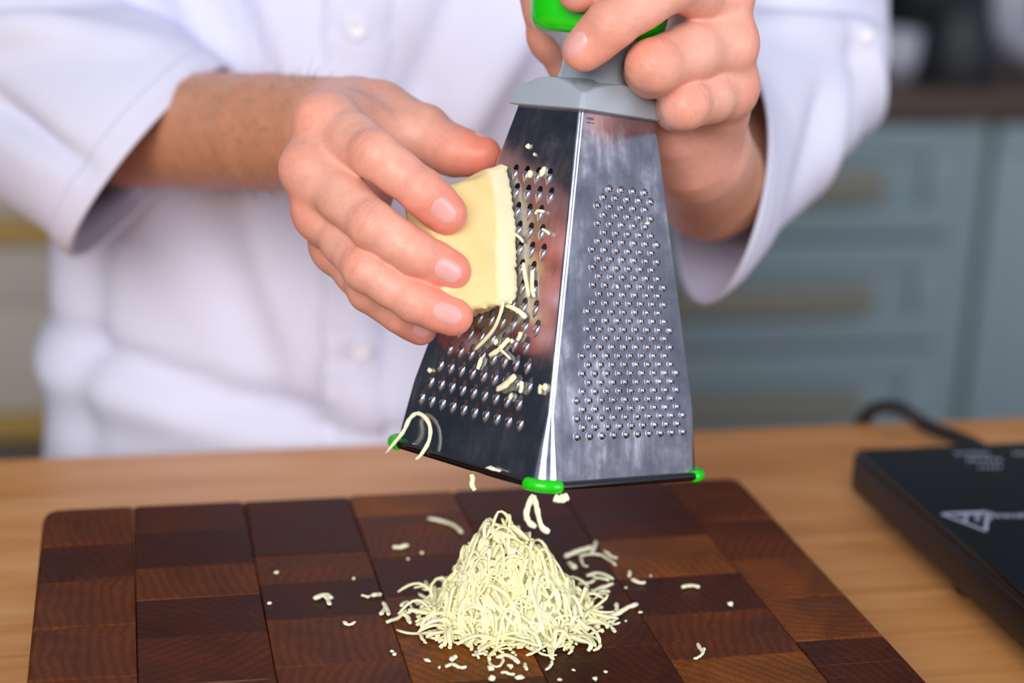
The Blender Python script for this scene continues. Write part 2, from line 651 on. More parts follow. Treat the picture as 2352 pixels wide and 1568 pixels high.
def block_outline(x0, x1, y0, y1):
    g = 0.00012
    x0 += g; x1 -= g; y0 += g; y1 -= g
    R = 0.011
    pts = []
    for (cx, cy, sx, sy) in ((x0, y0, -1, -1), (x1, y0, 1, -1), (x1, y1, 1, 1), (x0, y1, -1, 1)):
        out = (abs(cx - BX0) < 0.001 or abs(cx - BX1) < 0.001) and (abs(cy - BY0) < 0.001 or abs(cy - BY1) < 0.001)
        if out:
            a0 = {(-1, -1): 180, (1, -1): 270, (1, 1): 0, (-1, 1): 90}[(sx, sy)]
            for k in range(7):
                a = math.radians(a0 + 15 * k)
                pts.append((cx - sx * R + R * math.cos(a), cy - sy * R + R * math.sin(a)))
        else:
            pts.append((cx, cy))
    return pts


# joints measured on the visible part of each column, cut freely further towards the lens
joints = [[0.690, 0.655, 0.612, 0.570], [0.700, 0.662, 0.632, 0.598, 0.560], [0.668, 0.640, 0.607, 0.568],
          [0.705, 0.660, 0.622, 0.585, 0.548], [0.692, 0.650, 0.610, 0.566], [0.702, 0.665, 0.625, 0.590, 0.552], [0.680, 0.636, 0.598, 0.560]]
for ci in range(7):
    ys = [BY1] + joints[ci]
    while ys[-1] > BY0 + 0.05:
        ys.append(ys[-1] - rr_.uniform(0.034, 0.05))
    ys[-1] = BY0
    for a, b_ in zip(ys[:-1], ys[1:]):
        pts = block_outline(cols[ci], cols[ci + 1], b_, a)
        n = len(pts)
        c = np.array([(cols[ci] + cols[ci + 1]) / 2, (a + b_) / 2, 0])
        ch = 0.00035
        dz = rr_.uniform(-0.00022, 0.0)
        top = []
        for (x, y) in pts:
            edge_x = abs(x - BX0) < 0.0005 or abs(x - BX1) < 0.0005
            k = 0.0016 if edge_x or abs(y - BY1) < 0.0005 else ch
            top.append((c[0] + (x - c[0]) * (1 - k / 0.022), c[1] + (y - c[1]) * (1 - k / 0.022), dz))
        sh = [(x, y, dz - (0.0014 if (abs(x - BX0) < 0.0005 or abs(x - BX1) < 0.0005 or abs(y - BY1) < 0.0005) else 0.0004)) for x, y in pts]
        bot = [(x, y, BZ0) for x, y in pts]
        V = np.array(top + sh + bot)
        Fc = [tuple(range(n))] + [tuple(range(2 * n, 3 * n))[::-1]]
        for i in range(n):
            j = (i + 1) % n
            Fc += [(i + n, j + n, j, i), (i + 2 * n, j + 2 * n, j + n, i + n)]
        org = np.array(cb['_org'])
        o = link('block', mesh('block', V - c, Fc, False), MT['block'], cb, c - org)

# induction hob
HX0, HX1, HY0, HY1 = 0.3625, 0.655, 0.40, 0.761
hob = thing('induction_hob', ((HX0 + HX1) / 2, (HY0 + HY1) / 2, TZ), 'black portable induction hob with a glass top, at the right of the cutting board', 'hob')
put('casing', *box(HX0, HX1, HY0, HY1, -0.0225, -0.0040, 0.003), MT['black'], hob, angle=40)
put('glass_top', *box(HX0 + 0.0012, HX1 - 0.0012, HY0 + 0.0012, HY1 - 0.0012, -0.0039, 0.0, 0.0014), MT['glass'], hob, angle=40)
put('casing_seam', *box(HX0 + 0.0005, HX1 - 0.0005, HY0 + 0.0005, HY1 - 0.0005, -0.0048, -0.0038), MT['rubber'], hob, angle=40)
for x in (HX0 + 0.022, HX1 - 0.022):
    for y in (HY0 + 0.03, HY1 - 0.10):
        ft = tube([(x, y, TZ + 0.0002), (x, y, TZ + 0.004), (x, y, -0.0225)], [0.010, 0.011, 0.012], 16)
        put('foot', *ft, MT['rubber'], hob, angle=40)
cbl = smooth_path([W(2185, 1005, 0.96) * [1, 1, 0] + [0, 0, -0.012], W(2140, 985, 0.985), W(2095, 952, 1.0), W(2045, 932, 1.01), W(1998, 945, 1.02), W(1982, 975, 1.03),
                   np.array([*G(1975, 1010, TZ + 0.004)[:2], TZ + 0.004]) + [0.005, 0.02, 0]], 40)
cbl[0] = (0.445, 0.7605, -0.012)
cbl = smooth_path([cbl[0], (0.442, 0.772, -0.008)] + list(cbl[6::4]), 44)
cbl = smooth_path(list(cbl[:-7:5]) + [(0.430, 0.897, -0.040), (0.428, 0.899, -0.075), (0.427, 0.899, -0.16), (0.427, 0.905, -0.30)], 54)
cbl[:, 2] = np.where(cbl[:, 1] < 0.893, np.maximum(cbl[:, 2], TZ + 0.0046), cbl[:, 2])
put('power_cable', *tube(cbl, 0.0042, 10), MT['rubber'], hob)


def hob_px(px, py):
    return G(px, py, 0.0)[:2]


def flat_bars(name, polys, parent, z=0.00012, m='printw'):
    V, Fc, o = [], [], 0
    for p in polys:
        V += [(x, y, z) for x, y in p] + [(x, y, z - 0.0001) for x, y in p]
        n = len(p)
        Fc.append(tuple(range(o, o + n)))
        for i in range(n):
            j = (i + 1) % n
            Fc.append((o + i, o + n + i, o + n + j, o + j))
        o += 2 * n
    return put(name, np.array(V), Fc, MT[m], parent, smooth=False)


def bar(p, q, w):
    p, q = np.array(p), np.array(q)
    d = nrm(q - p)
    s = np.array([-d[1], d[0]]) * w / 2
    return [tuple(p + s), tuple(p - s), tuple(q - s), tuple(q + s)]


A, B, C_ = hob_px(2163, 1180), hob_px(2268, 1175), hob_px(2264, 1219)
tri = [bar(A, B, 0.0016), bar(B, C_, 0.0016), bar(C_, A, 0.0016)]
cc = (A + B + C_) / 3
for k in range(3):
    u = nrm(C_ - B)
    s0 = cc + (k - 1) * 0.006 * nrm(B - A) + 0.003 * nrm(B - A)
    pth = [s0 + u * (q - 3) * 0.0017 + nrm(B - A) * 0.0012 * (1 if q % 2 else -1) for q in range(6)]
    tri += [bar(pth[q], pth[q + 1], 0.0007) for q in range(5)]
tri += [bar(cc - u * 0.006 - nrm(B - A) * 0.008, cc - u * 0.006 + nrm(B - A) * 0.011, 0.0008)]
wm = flat_bars('warning_print', tri, hob)
wm['label'] = 'white triangular hot surface symbol printed on the glass'
txt = []
rt = random.Random(5)


def fake_line(x0, x1, y, h, px_step):
    x = x0
    while x < x1:
        w = rt.uniform(0.5, 0.9) * px_step
        a, b_ = np.array(hob_px(x, y - h / 2)), np.array(hob_px(x + rt.uniform(-3, 3), y + h / 2))
        txt.append(bar(a, b_, 0.0008))
        if rt.random() < 0.6:
            m_ = np.array(hob_px(x + w, y + rt.choice((-h / 2, 0, h / 2))))
            txt.append(bar((a + b_) / 2 if rt.random() < 0.5 else a, m_, 0.0007))
        x += px_step


fake_line(2282, 2440, 1184, 7, 8)
flat_bars('lettering_print', txt, hob)
txt = []
fake_line(2195, 2275, 1041, 5, 9)
fake_line(2222, 2300, 1056, 6, 12)
fake_line(2250, 2310, 1072, 6, 12)
flat_bars('lettering_print', txt, hob)
txt = []
fake_line(2330, 2420, 1041, 6, 10)
flat_bars('lettering_print', txt, hob)

# ---- background: base cabinets with worktop on the right
CY0 = 2.40           # front plane of the cabinets


def bgx(px, py=600, y=CY0):
    r = ray(px, py)
    return (CAM + r * (y / r[1]))[0]


def bgz(px, py, y=CY0):
    r = ray(px, py)
    return (CAM + r * (y / r[1]))[2]


wz0 = bgz(2200, 272)
xs = bgx(2170, 600)
kick = 0.09


def cabinet(x0, x1, label, drawers):
    t = thing('base_cabinet', ((x0 + x1) / 2, CY0 + 0.3, FL), label, 'cabinet', 'base cabinets along the back wall')
    put('carcass', *box(x0 + 0.001, x1 - 0.001, CY0 + 0.024, CY0 + 0.60, FL, wz0 - 0.001), MT['cab'], t, smooth=False)
    zs = drawers
    for (za, zb, hz) in zs:
        # framed front: flat field with a raised border
        d = put('drawer_front', *box(x0 + 0.006, x1 - 0.006, CY0, CY0 + 0.023, za + 0.004, zb - 0.004, 0.003), MT['cab'], t, angle=40)
        rim = []
        bw = 0.045
        for q in ((x0 + 0.006, x1 - 0.006, zb - 0.004 - bw, zb - 0.004), (x0 + 0.006, x1 - 0.006, za + 0.004, za + 0.004 + bw),
                  (x0 + 0.006, x0 + 0.006 + bw, za + 0.004 + bw, zb - 0.004 - bw), (x1 - 0.006 - bw, x1 - 0.006, za + 0.004 + bw, zb - 0.004 - bw)):
            rim.append(box(q[0], q[1], CY0 - 0.012, CY0 + 0.001, q[2], q[3], 0.002))
        put('front_frame', *merge(rim), MT['cab'], d, angle=40)
        if hz is not None:
            hw = 0.165
            mx = (x0 + x1) / 2
            hb = [box(mx - hw, mx + hw, CY0 - 0.042, CY0 - 0.022, hz - 0.026, hz + 0.022, 0.004)]
            for sx in (-1, 1):
                hb.append(box(mx + sx * hw * 0.8 - 0.006, mx + sx * hw * 0.8 + 0.006, CY0 - 0.03, CY0, hz - 0.006, hz + 0.006))
            put('handle', *merge(hb), MT['brass'], d, angle=40)
    return t


z_h = [bgz(1980, 415), bgz(1920, 672), bgz(1880, 915)]
zc = [wz0 - 0.005, (z_h[0] + z_h[1]) / 2, (z_h[1] + z_h[2]) / 2, FL + kick]
drs = [(zc[1], zc[0], z_h[0]), (zc[2], zc[1], z_h[1]), (zc[3], zc[2], z_h[2])]
cabinet(xs - 0.60, xs, 'grey blue drawer cabinet behind the right sleeve, with three long brass handles', drs)
cabinet(xs + 0.055, xs + 0.655, 'grey blue cabinet with one tall plain front, at the right edge of the picture', [(zc[3], zc[0], None)])
t = thing('filler_panel', (xs + 0.027, CY0 + 0.02, FL), 'narrow grey blue filler strip between the two blurred cabinets', 'panel')
put('panel', *box(xs + 0.001, xs + 0.054, CY0 + 0.006, CY0 + 0.59, FL, wz0 - 0.001), MT['cab'], t, smooth=False)
cabinet(xs - 1.21, xs - 0.61, 'grey blue drawer cabinet hidden mostly behind the person in white', drs)
wt = put('worktop', *box(xs - 1.22, xs + 0.70, CY0 - 0.03, CY0 + 0.62, wz0, wz0 + 0.045, 0.003), MT['dwood'], angle=40)
tag(wt, 'dark brown wooden worktop along the back, on the grey blue cabinets', 'worktop')
wtop = wz0 + 0.045


def lathe(prof, c, seg=32):
    V, Fc = [], []
    for (r, z) in prof:
        for k in range(seg):
            a = 2 * math.pi * k / seg
            V.append((c[0] + r * math.cos(a), c[1] + r * math.sin(a), c[2] + z))
    for i in range(len(prof) - 1):
        for k in range(seg):
            k2 = (k + 1) % seg
            Fc.append((i * seg + k, i * seg + k2, (i + 1) * seg + k2, (i + 1) * seg + k))
    return np.array(V), Fc


def bgp(px, yy):
    return np.array([bgx(px, 130, yy), yy, wtop + 0.0005])


c = bgp(2062, 2.52)
o = put('cup', *lathe([(0.0, 0), (0.026, 0), (0.034, 0.03), (0.036, 0.075), (0.033, 0.075), (0.030, 0.01), (0, 0.008)], c), MT['ceram'])
tag(o, 'small pale lavender cup on the dark worktop, beside the right sleeve', 'cup')
c = bgp(2130, 2.78)
o = thing('iron_pot', c, 'black round iron pot on the dark worktop, right of the cup', 'pot')
put('pot_body', *lathe([(0.0, 0), (0.085, 0), (0.098, 0.02), (0.10, 0.13), (0.093, 0.13), (0.09, 0.012), (0, 0.01)], c), MT['darkobj'], o, angle=50)
put('lid', *lathe([(0.103, 0.131), (0.10, 0.137), (0.06, 0.150), (0.012, 0.155), (0.010, 0.17), (0.02, 0.176), (0.018, 0.186), (0, 0.188)], c), MT['darkobj'], o, angle=50)
c = bgp(2392, 2.60)
o = put('bowl', *lathe([(0.0, 0), (0.035, 0), (0.075, 0.03), (0.092, 0.062), (0.088, 0.063), (0.07, 0.033), (0.03, 0.008), (0, 0.008)], c), MT['ceram'])
tag(o, 'pale lavender bowl on the dark worktop, at the right edge of the picture', 'bowl')
c = bgp(2290, 2.93)
o = put('canister', *lathe([(0.0, 0), (0.055, 0), (0.057, 0.01), (0.057, 0.165), (0.050, 0.18), (0.050, 0.20), (0, 0.203)], c), MT['ceram'], angle=50)
tag(o, 'pale tall canister on the dark worktop, behind the iron pot', 'canister')
c = bgp(2192, 2.50)
o = put('kettle', *lathe([(0.0, 0), (0.06, 0), (0.065, 0.02), (0.055, 0.10), (0.04, 0.13), (0.012, 0.138), (0.010, 0.15), (0, 0.152)], c), MT['darkobj'], angle=50)
tag(o, 'dark squat kettle on the worktop, in front of the iron pot', 'kettle')

# ---- background: shelf unit on the left
SY = 2.05


def sx_(px, py=600):
    return bgx(px, py, SY)


def sz_(px, py):
    return bgz(px, py, SY)


x1 = sx_(420)
x0 = sx_(-420)
t = thing('shelf_unit', ((x0 + x1) / 2, SY + 0.15, FL), 'light wooden open shelf unit at the left edge, behind the person', 'shelf')
for py in (355, 535, 985):
    z = sz_(60, py)
    put('shelf_board', *box(x0, x1, SY, SY + 0.32, z - 0.014, z + 0.014, 0.002), MT['shelfw'], t, angle=40)
for x in (x0, x1 - 0.03):
    put('upright', *box(x, x + 0.03, SY + 0.01, SY + 0.31, FL, sz_(60, 200), 0.002), MT['shelfw'], t, angle=40)
put('back_panel', *box(x0 + 0.03, x1 - 0.03, SY + 0.305, SY + 0.315, FL, sz_(60, 200)), MT['beige'], t, smooth=False)
for (pa, pb, top, bot, lab) in ((-200, 210, 400, 521, 'low beige storage box on the upper shelf, left of the sleeve'),
                                (-300, 260, 572, 971, 'tall beige storage box on the lower shelf, left of the white jacket')):
    xa, xb = sx_(pa), sx_(pb)
    zb = sz_(60, {521: 535, 971: 985}[bot]) + 0.0145
    zt = sz_(60, top)
    t = thing('storage_box', ((xa + xb) / 2, SY + 0.15, zb), lab, 'box', 'beige boxes on the shelf')
    put('box_body', *box(xa, xb, SY + 0.02, SY + 0.28, zb, zb + (zt - zb) * 0.66, 0.004), MT['beige'], t, angle=40)
    put('box_lid', *box(xa - 0.004, xb + 0.004, SY + 0.014, SY + 0.286, zb + (zt - zb) * 0.66 + 0.0005, zt, 0.004), MT['beige'], t, angle=40)
# ------------------------------------------------------------------ the grater (built in its own axes, z along its height)
GR = np.array([[0.51709, 0.84822, 0.11464], [-0.85169, 0.49658, 0.16745], [0.08511, -0.18423, 0.97919]])
GT = np.array([0.16177, 0.61689, 0.0594]) + (CAM - np.array([0, 0, 0.31176])) * 0
# pose was solved in lens axes; express it from there so that camera and grater stay consistent
GRc = np.array([[0.69316965, 0.71181048, 0.11332114], [0.15491034, 0.0064226, -0.98790766], [-0.70393084, 0.70234222, -0.10581485]])
GTc = np.array([0.01388096, 0.04637367, 0.6808238])
GR = M @ GRc
GT = CAM + M @ GTc
gbx, gby, gtx, gty, GH = 0.08675, 0.09165, 0.03453, 0.04380, 0.138
gm = Matrix.Identity(4)
for i in range(3):
    for j in range(3):
        gm[i][j] = GR[i, j]
    gm[i][3] = GT[i]
grater = empty('box_grater', gm, 'steel four sided box grater with a grey collar and green handle, held by both hands', 'grater')


def g2w(p):
    return np.asarray(p) @ GR.T + GT


aL = math.atan(((gby - gty) / 2) / GH)      # lean of the left face
aR = math.atan(((gbx - gtx) / 2) / GH)
# face frames in grater axes: origin mid-bottom, u across, v up, n out
FRL = dict(o=np.array([0, -gby / 2, 0]), u=np.array([1.0, 0, 0]), v=np.array([0, math.sin(aL), math.cos(aL)]), n=np.array([0, -math.cos(aL), math.sin(aL)]), hb=gbx / 2, ht=gtx / 2, L=GH / math.cos(aL))
FRR = dict(o=np.array([gbx / 2, 0, 0]), u=np.array([0, 1.0, 0]), v=np.array([-math.sin(aR), 0, math.cos(aR)]), n=np.array([math.cos(aR), 0, math.sin(aR)]), hb=gby / 2, ht=gty / 2, L=GH / math.cos(aR))
FRB = dict(o=np.array([0, gby / 2, 0]), u=np.array([-1.0, 0, 0]), v=np.array([0, -math.sin(aL), math.cos(aL)]), n=np.array([0, math.cos(aL), math.sin(aL)]), hb=gbx / 2, ht=gtx / 2, L=GH / math.cos(aL))
FRW = dict(o=np.array([-gbx / 2, 0, 0]), u=np.array([0, -1.0, 0]), v=np.array([math.sin(aR), 0, math.cos(aR)]), n=np.array([-math.cos(aR), 0, math.sin(aR)]), hb=gby / 2, ht=gty / 2, L=GH / math.cos(aR))


def lattice(fr, v0, v1, dv, du, ml, mr):
    """staggered grid kept ml[0]..ml[1] clear of the left edge and mr of the right one (bottom..top)"""
    out = []
    k = 0
    v = v0
    while v <= v1 + 1e-6:
        s = (v - v0) / (v1 - v0)
        half = fr['hb'] + (fr['ht'] - fr['hb']) * v / fr['L']
        a, b = -half + ml[0] + (ml[1] - ml[0]) * s, half - mr[0] - (mr[1] - mr[0]) * s
        us = (np.arange(-14, 15) + 0.5 * (k % 2)) * du
        out += [(u, v) for u in us if a <= u <= b]
        k += 1
        v += dv
    return out


teeth = lattice(FRL, 0.0205, 0.1140, 0.00715, 0.0062, (0.0080, 0.0070), (0.0110, 0.0105))
bumps = lattice(FRR, 0.0175, 0.1135, 0.00335, 0.0068, (0.0120, 0.0145), (0.0075, 0.0100))
RC = 0.0016          # bend radius of the sheet
RB, FLV = 0.0070, 0.026   # wider bend at the foot, fading out at this height


def plate(fr, holes, ext=0.004):
    """flat face with its holes really cut; holes: list of (u,v,ru,rv)"""
    L = fr['L'] + ext
    ht = fr['hb'] + (fr['ht'] - fr['hb']) * L / fr['L']
    h1 = fr['hb'] + (fr['ht'] - fr['hb']) * FLV / fr['L']
    P = [(-fr['hb'] + RB, 0), (fr['hb'] - RB, 0), (h1 - RC, FLV), (ht - RC, L), (-ht + RC, L), (-h1 + RC, FLV)]
    E = [(i, (i + 1) % 6) for i in range(6)]
    for (u, v, ru, rv) in holes:
        b0 = len(P)
        ns = 8
        for k in range(ns):
            a = 2 * math.pi * k / ns
            P.append((u + ru * math.cos(a), v + rv * math.sin(a)))
        E += [(b0 + k, b0 + (k + 1) % ns) for k in range(ns)]
    r = delaunay_2d_cdt([Vector((x * 1000, y * 1000)) for x, y in P], E, [], 1, 1e-5)
    vv = [np.array(p) / 1000 for p in r[0]]
    H = np.array([(u, v, ru, rv) for u, v, ru, rv in holes]) if holes else np.zeros((0, 4))
    fs = []
    for f in r[2]:
        c = sum(vv[i] for i in f) / len(f)
        if len(H) and ((((c[0] - H[:, 0]) / H[:, 2]) ** 2 + ((c[1] - H[:, 1]) / H[:, 3]) ** 2) < 0.92).any():
            continue
        fs.append(tuple(f))
    V = np.array([fr['o'] + fr['u'] * p[0] + fr['v'] * p[1] for p in vv])
    # face outwards
    if len(fs):
        a, b_, c = V[fs[0][0]], V[fs[0][1]], V[fs[0][2]]
        if np.dot(np.cross(b_ - a, c - a), fr['n']) < 0:
            fs = [f[::-1] for f in fs]
    return V, fs


body = [plate(FRL, [(u, v + 0.0013, 0.00140, 0.00175) for u, v in teeth]),
        plate(FRR, [(u, v, 0.00070, 0.00070) for u, v in bumps]),
        plate(FRB, []), plate(FRW, [])]
# rounded corners of the bent sheet
hx0, hy0, hx1, hy1 = gbx / 2, gby / 2, gtx / 2, gty / 2
ez = (GH + 0.004) / GH
for (sx, sy, a0) in ((1, -1, 270), (1, 1, 0), (-1, 1, 90), (-1, -1, 180)):
    V, Fc = [], []
    K = 8
    zs3 = (0.0, FLV * 0.985 / GH, ez)
    for zi in range(3):
        s = zs3[zi]
        R_ = (RB, RC, RC)[zi]
        hx, hy = hx0 + (hx1 - hx0) * s, hy0 + (hy1 - hy0) * s
        for k in range(K + 1):
            a = math.radians(a0 + 90 * k / K)
            V.append((sx * (hx - R_) + R_ * math.cos(a), sy * (hy - R_) + R_ * math.sin(a), GH * s))
    for zi in range(2):
        for k in range(K):
            q = zi * (K + 1) + k
            Fc.append((q, q + 1, q + K + 2, q + K + 1))
    body.append((np.array(V), Fc))
bo = link('steel_body', mesh('steel_body', *merge(body), True, 30), MT['steel'], grater)
sm = bo.modifiers.new('sheet', 'SOLIDIFY')
sm.thickness = 0.0005
sm.offset = -1
es = bo.modifiers.new('crisp_edges', 'EDGE_SPLIT')
es.split_angle = math.radians(25)

# raised punched bumps of the right face
prof = [(0.00150, -0.0001), (0.00138, 0.00030), (0.00118, 0.00072), (0.00090, 0.00102), (0.00062, 0.00110), (0.00046, 0.00070), (0.00044, 0.0)]
V, Fc = [], []
SEG = 10
for (r, z) in prof:
    r, z = r * 1.14, z * 1.1
    for k in range(SEG):
        a = 2 * math.pi * k / SEG
        j = 1.0 + (0.18 * (1 if k % 2 else -1) if r < 0.0007 else 0)
        V.append((r * j * math.cos(a), r * j * math.sin(a), z))
for i in range(len(prof) - 1):
    for k in range(SEG):
        k2 = (k + 1) % SEG
        Fc.append((i * SEG + k, i * SEG + k2, (i + 1) * SEG + k2, (i + 1) * SEG + k))
bump_me = mesh('grating_bump', V, Fc, True, 50)
bump_me.materials.append(MT['steel'])


def frame_matrix(fr, u, v, lift=0.0, spin=0.0):
    p = fr['o'] + fr['u'] * u + fr['v'] * v + fr['n'] * lift
    c, s = math.cos(spin), math.sin(spin)
    a, b_ = fr['u'] * c + fr['v'] * s, fr['v'] * c - fr['u'] * s
    m = Matrix.Identity(4)
    for i in range(3):
        m[i][0], m[i][1], m[i][2], m[i][3] = a[i], b_[i], fr['n'][i], p[i]
    return m


for (u, v) in bumps:
    o = link('grating_bump', bump_me, None, bo)
    o.matrix_local = frame_matrix(FRR, u, v, 0.0, random.uniform(0, 6.28))
# scooped teeth of the left face: a drop-shaped blister, open at its upper end
V, Fc = [], []
NS, NA = 9, 8
for i in range(NS):
    s = i / (NS - 1)                      # 0 pointed foot, 1 open mouth
    y = -0.0040 + 0.0045 * s
    w = 0.00152 * math.sin(math.pi / 2 * min(1, s * 1.25)) ** 0.8 + 0.00003
    hh = 0.00112 * math.sin(math.pi * (0.02 + 0.80 * s))
    for k in range(NA + 1):
        a = math.pi * k / NA
        V.append((w * math.cos(a), y + 0.0002 * math.sin(a) * s, hh * math.sin(a) - 0.00005))
for i in range(NS - 1):
    for k in range(NA):
        p = i * (NA + 1) + k
        Fc.append((p, p + 1, p + NA + 2, p + NA + 1))
tooth_me = mesh('grating_tooth', V, Fc, True)
tooth_me.materials.append(MT['steel'])
tf = None
for (u, v) in teeth:
    o = link('grating_tooth', tooth_me, None, bo)
    o.matrix_local = frame_matrix(FRL, u, v)


# rolled wire rim and green corner caps
def rim_pt(sx, sy, a0, k, K, r):
    a = math.radians(a0 + 90 * k / K)
    R = 0.0076
    return np.array([sx * (hx0 - R + 0.0008) + (R + r) * math.cos(a), sy * (hy0 - R + 0.0008) + (R + r) * math.sin(a), -0.0002])


cor = [(1, -1, 270), (1, 1, 0), (-1, 1, 90), (-1, -1, 180)]
loop = []
for c in cor:
    loop += [rim_pt(*c, k, 6, 0.0006) for k in range(7)]
loop.append(loop[0])
V, Fc = tube(np.array(loop), 0.00165, 10, False)
link('wire_rim', mesh('wire_rim', V, Fc, True), MT['rim'], grater)
for c in cor:
    pts = [rim_pt(*c, k, 6, 0.0006) for k in range(7)]
    d0, d1 = nrm(pts[0] - pts[1]), nrm(pts[-1] - pts[-2])
    e0 = np.array([0, -1.0, 0]) if abs(d0[1]) > abs(d0[0]) else np.array([1.0, 0, 0])
    a_, b_ = pts[0], pts[-1]
    ax0 = np.array([0, -c[1], 0]) if abs(math.cos(math.radians(c[2]))) > 0.5 else np.array([-c[0], 0, 0])
    ax1 = np.array([-c[0], 0, 0]) if abs(math.cos(math.radians(c[2]))) > 0.5 else np.array([0, -c[1], 0])
    path = np.array([a_ + ax0 * 0.0008, a_ + ax0 * 0.0004] + pts + [b_ + ax1 * 0.0004, b_ + ax1 * 0.0008])
    rad = np.r_[0.0018, 0.0023, np.full(len(path) - 4, 0.0025), 0.0023, 0.0018]
    o = link('corner_cap', mesh('corner_cap', *tube(path, rad, 14), True, 60), MT['green'], grater)

# grey collar: rounded rectangle, each side arched along its top
def rrect(hx, hy, R, K=6, side=8):
    """closed outline as (point, fraction along its side in -1..1)"""
    out = []
    for (sx, sy, a0) in cor:
        for k in range(K + 1):
            a = math.radians(a0 + 90 * k / K)
            out.append((np.array([sx * (hx - R) + R * math.cos(a), sy * (hy - R) + R * math.sin(a)]), 1.0))
        i = cor.index((sx, sy, a0))
        nx = cor[(i + 1) % 4]
        p = out[-1][0]
        q = np.array([nx[0] * (hx - R) + R * math.cos(math.radians(nx[2])), nx[1] * (hy - R) + R * math.sin(math.radians(nx[2]))])
        for k in range(1, side):
            s = k / side
            out.append((p + (q - p) * s, abs(2 * s - 1)))
    return out


def loft(rings, close_bottom=False, close_top=False):
    n = len(rings[0])
    V = np.concatenate([np.array(r) for r in rings])
    Fc = []
    for i in range(len(rings) - 1):
        for k in range(n):
            k2 = (k + 1) % n
            Fc.append((i * n + k, i * n + k2, (i + 1) * n + k2, (i + 1) * n + k))
    if close_bottom:
        Fc.append(tuple(range(n))[::-1])
    if close_top:
        Fc.append(tuple((len(rings) - 1) * n + k for k in range(n)))
    return V, Fc


def collar_ring(gx, gy, R, z, arch=0.0):
    return [(p[0], p[1], z + arch * (1 - s * s)) for p, s in rrect(hx1 + gx, hy1 + gy, R)]


z0 = GH - 0.0004
rings = [collar_ring(-0.001, -0.001, 0.003, z0), collar_ring(0.0022, 0.0022, 0.0020, z0), collar_ring(0.0029, 0.0029, 0.0022, z0 + 0.0006),
         collar_ring(0.0019, 0.0019, 0.0018, z0 + 0.0056, 0.0026), collar_ring(0.0014, 0.0014, 0.0018, z0 + 0.0066, 0.0042), collar_ring(0.0006, 0.0006, 0.0018, z0 + 0.0072, 0.0045),
         collar_ring(-0.004, -0.004, 0.0046, z0 + 0.0098, 0.0022), collar_ring(-0.0075, -0.0085, 0.005, z0 + 0.0125, 0.0)]
link('collar', mesh('collar', *loft(rings, False, True), True, 42), MT['grey'], grater)


def sup(hx, hy, z, e=2.4, n=48, ox=0.0):
    out = []
    for k in range(n):
        a = 2 * math.pi * k / n
        c, s = math.cos(a), math.sin(a)
        r = (abs(c) ** e + abs(s) ** e) ** (-1 / e)
        out.append((hx * r * c + ox, hy * r * s, z))
    return out


# neck and grip: the grip's long axis runs across the picture (grater diagonal)
def spun(ring, deg):
    c, s = math.cos(math.radians(deg)), math.sin(math.radians(deg))
    return [(x * c - y * s, x * s + y * c, z) for x, y, z in ring]


zt = z0 + 0.0112
DG = 45
neck = [spun(sup(*q), DG) for q in ((0.0185, 0.0178, zt - 0.0035), (0.0152, 0.0145, zt - 0.0006), (0.0134, 0.0126, zt + 0.0018), (0.0122, 0.0115, zt + 0.0048), (0.0120, 0.0112, zt + 0.0090),
                                    (0.0134, 0.0120, zt + 0.0130), (0.0168, 0.0134, zt + 0.0163), (0.0215, 0.0150, zt + 0.0186))]
link('neck', mesh('neck', *loft(neck), True, 60), MT['grey'], grater)
grip = [spun(sup(*q), DG) for q in ((0.0205, 0.0146, zt + 0.0180), (0.0240, 0.0166, zt + 0.0192), (0.0262, 0.0178, zt + 0.0225), (0.0270, 0.0182, zt + 0.0280), (0.0262, 0.0178, zt + 0.0350),
                                    (0.0225, 0.0158, zt + 0.0410), (0.0150, 0.0110, zt + 0.0440), (0.004, 0.003, zt + 0.0448))]
link('grip', mesh('grip', *loft(grip, True, True), True, 60), MT['green'], grater)
# tiny struck maker's stamp below the collar (unreadable strokes)
st = []
rs = random.Random(3)
for row, (v, h) in enumerate(((FRR['L'] - 0.0036, 0.0010), (FRR['L'] - 0.0050, 0.0006))):
    u = -FRR['ht'] + 0.0024
    while u < -FRR['ht'] + 0.0068:
        st.append((u, v, h * rs.uniform(0.7, 1.0)))
        u += rs.uniform(0.0003, 0.0006)
V, Fc = [], []
for (u, v, h) in st:
    b0 = len(V)
    u -= (FRR['hb'] - FRR['ht']) / FRR['L'] * (v - FRR['L'])
    for (du, dv) in ((-0.00007, 0), (0.00007, 0), (0.00007, h), (-0.00007, h)):
        V.append(FRR['o'] + FRR['u'] * (u + du) + FRR['v'] * (v + dv) + FRR['n'] * 0.00006)
    Fc.append((b0, b0 + 1, b0 + 2, b0 + 3))
link('stamp', mesh('stamp', V, Fc, False), MT['rim'], grater)

# world-space left/right face planes for things that touch them
NL, OL, UL, VL = GR @ FRL['n'], g2w(FRL['o']), GR @ FRL['u'], GR @ FRL['v']
NR, OR = GR @ FRR['n'], g2w(FRR['o'])


def on_left(px, py, off=0.0):
    return on_plane(px, py, OL + NL * off, NL)


def on_right(px, py, off=0.0):
    return on_plane(px, py, OR + NR * off, NR)
# ------------------------------------------------------------------ the person: arms and hands
mm = 0.001
person = thing('person', (0.14, 1.06, FL), 'person in a white jacket with rolled wide sleeves, grating cheese with both hands', 'person')
TOWARDS = np.array([0, 0, -1.0])           # lens axes: towards the viewer


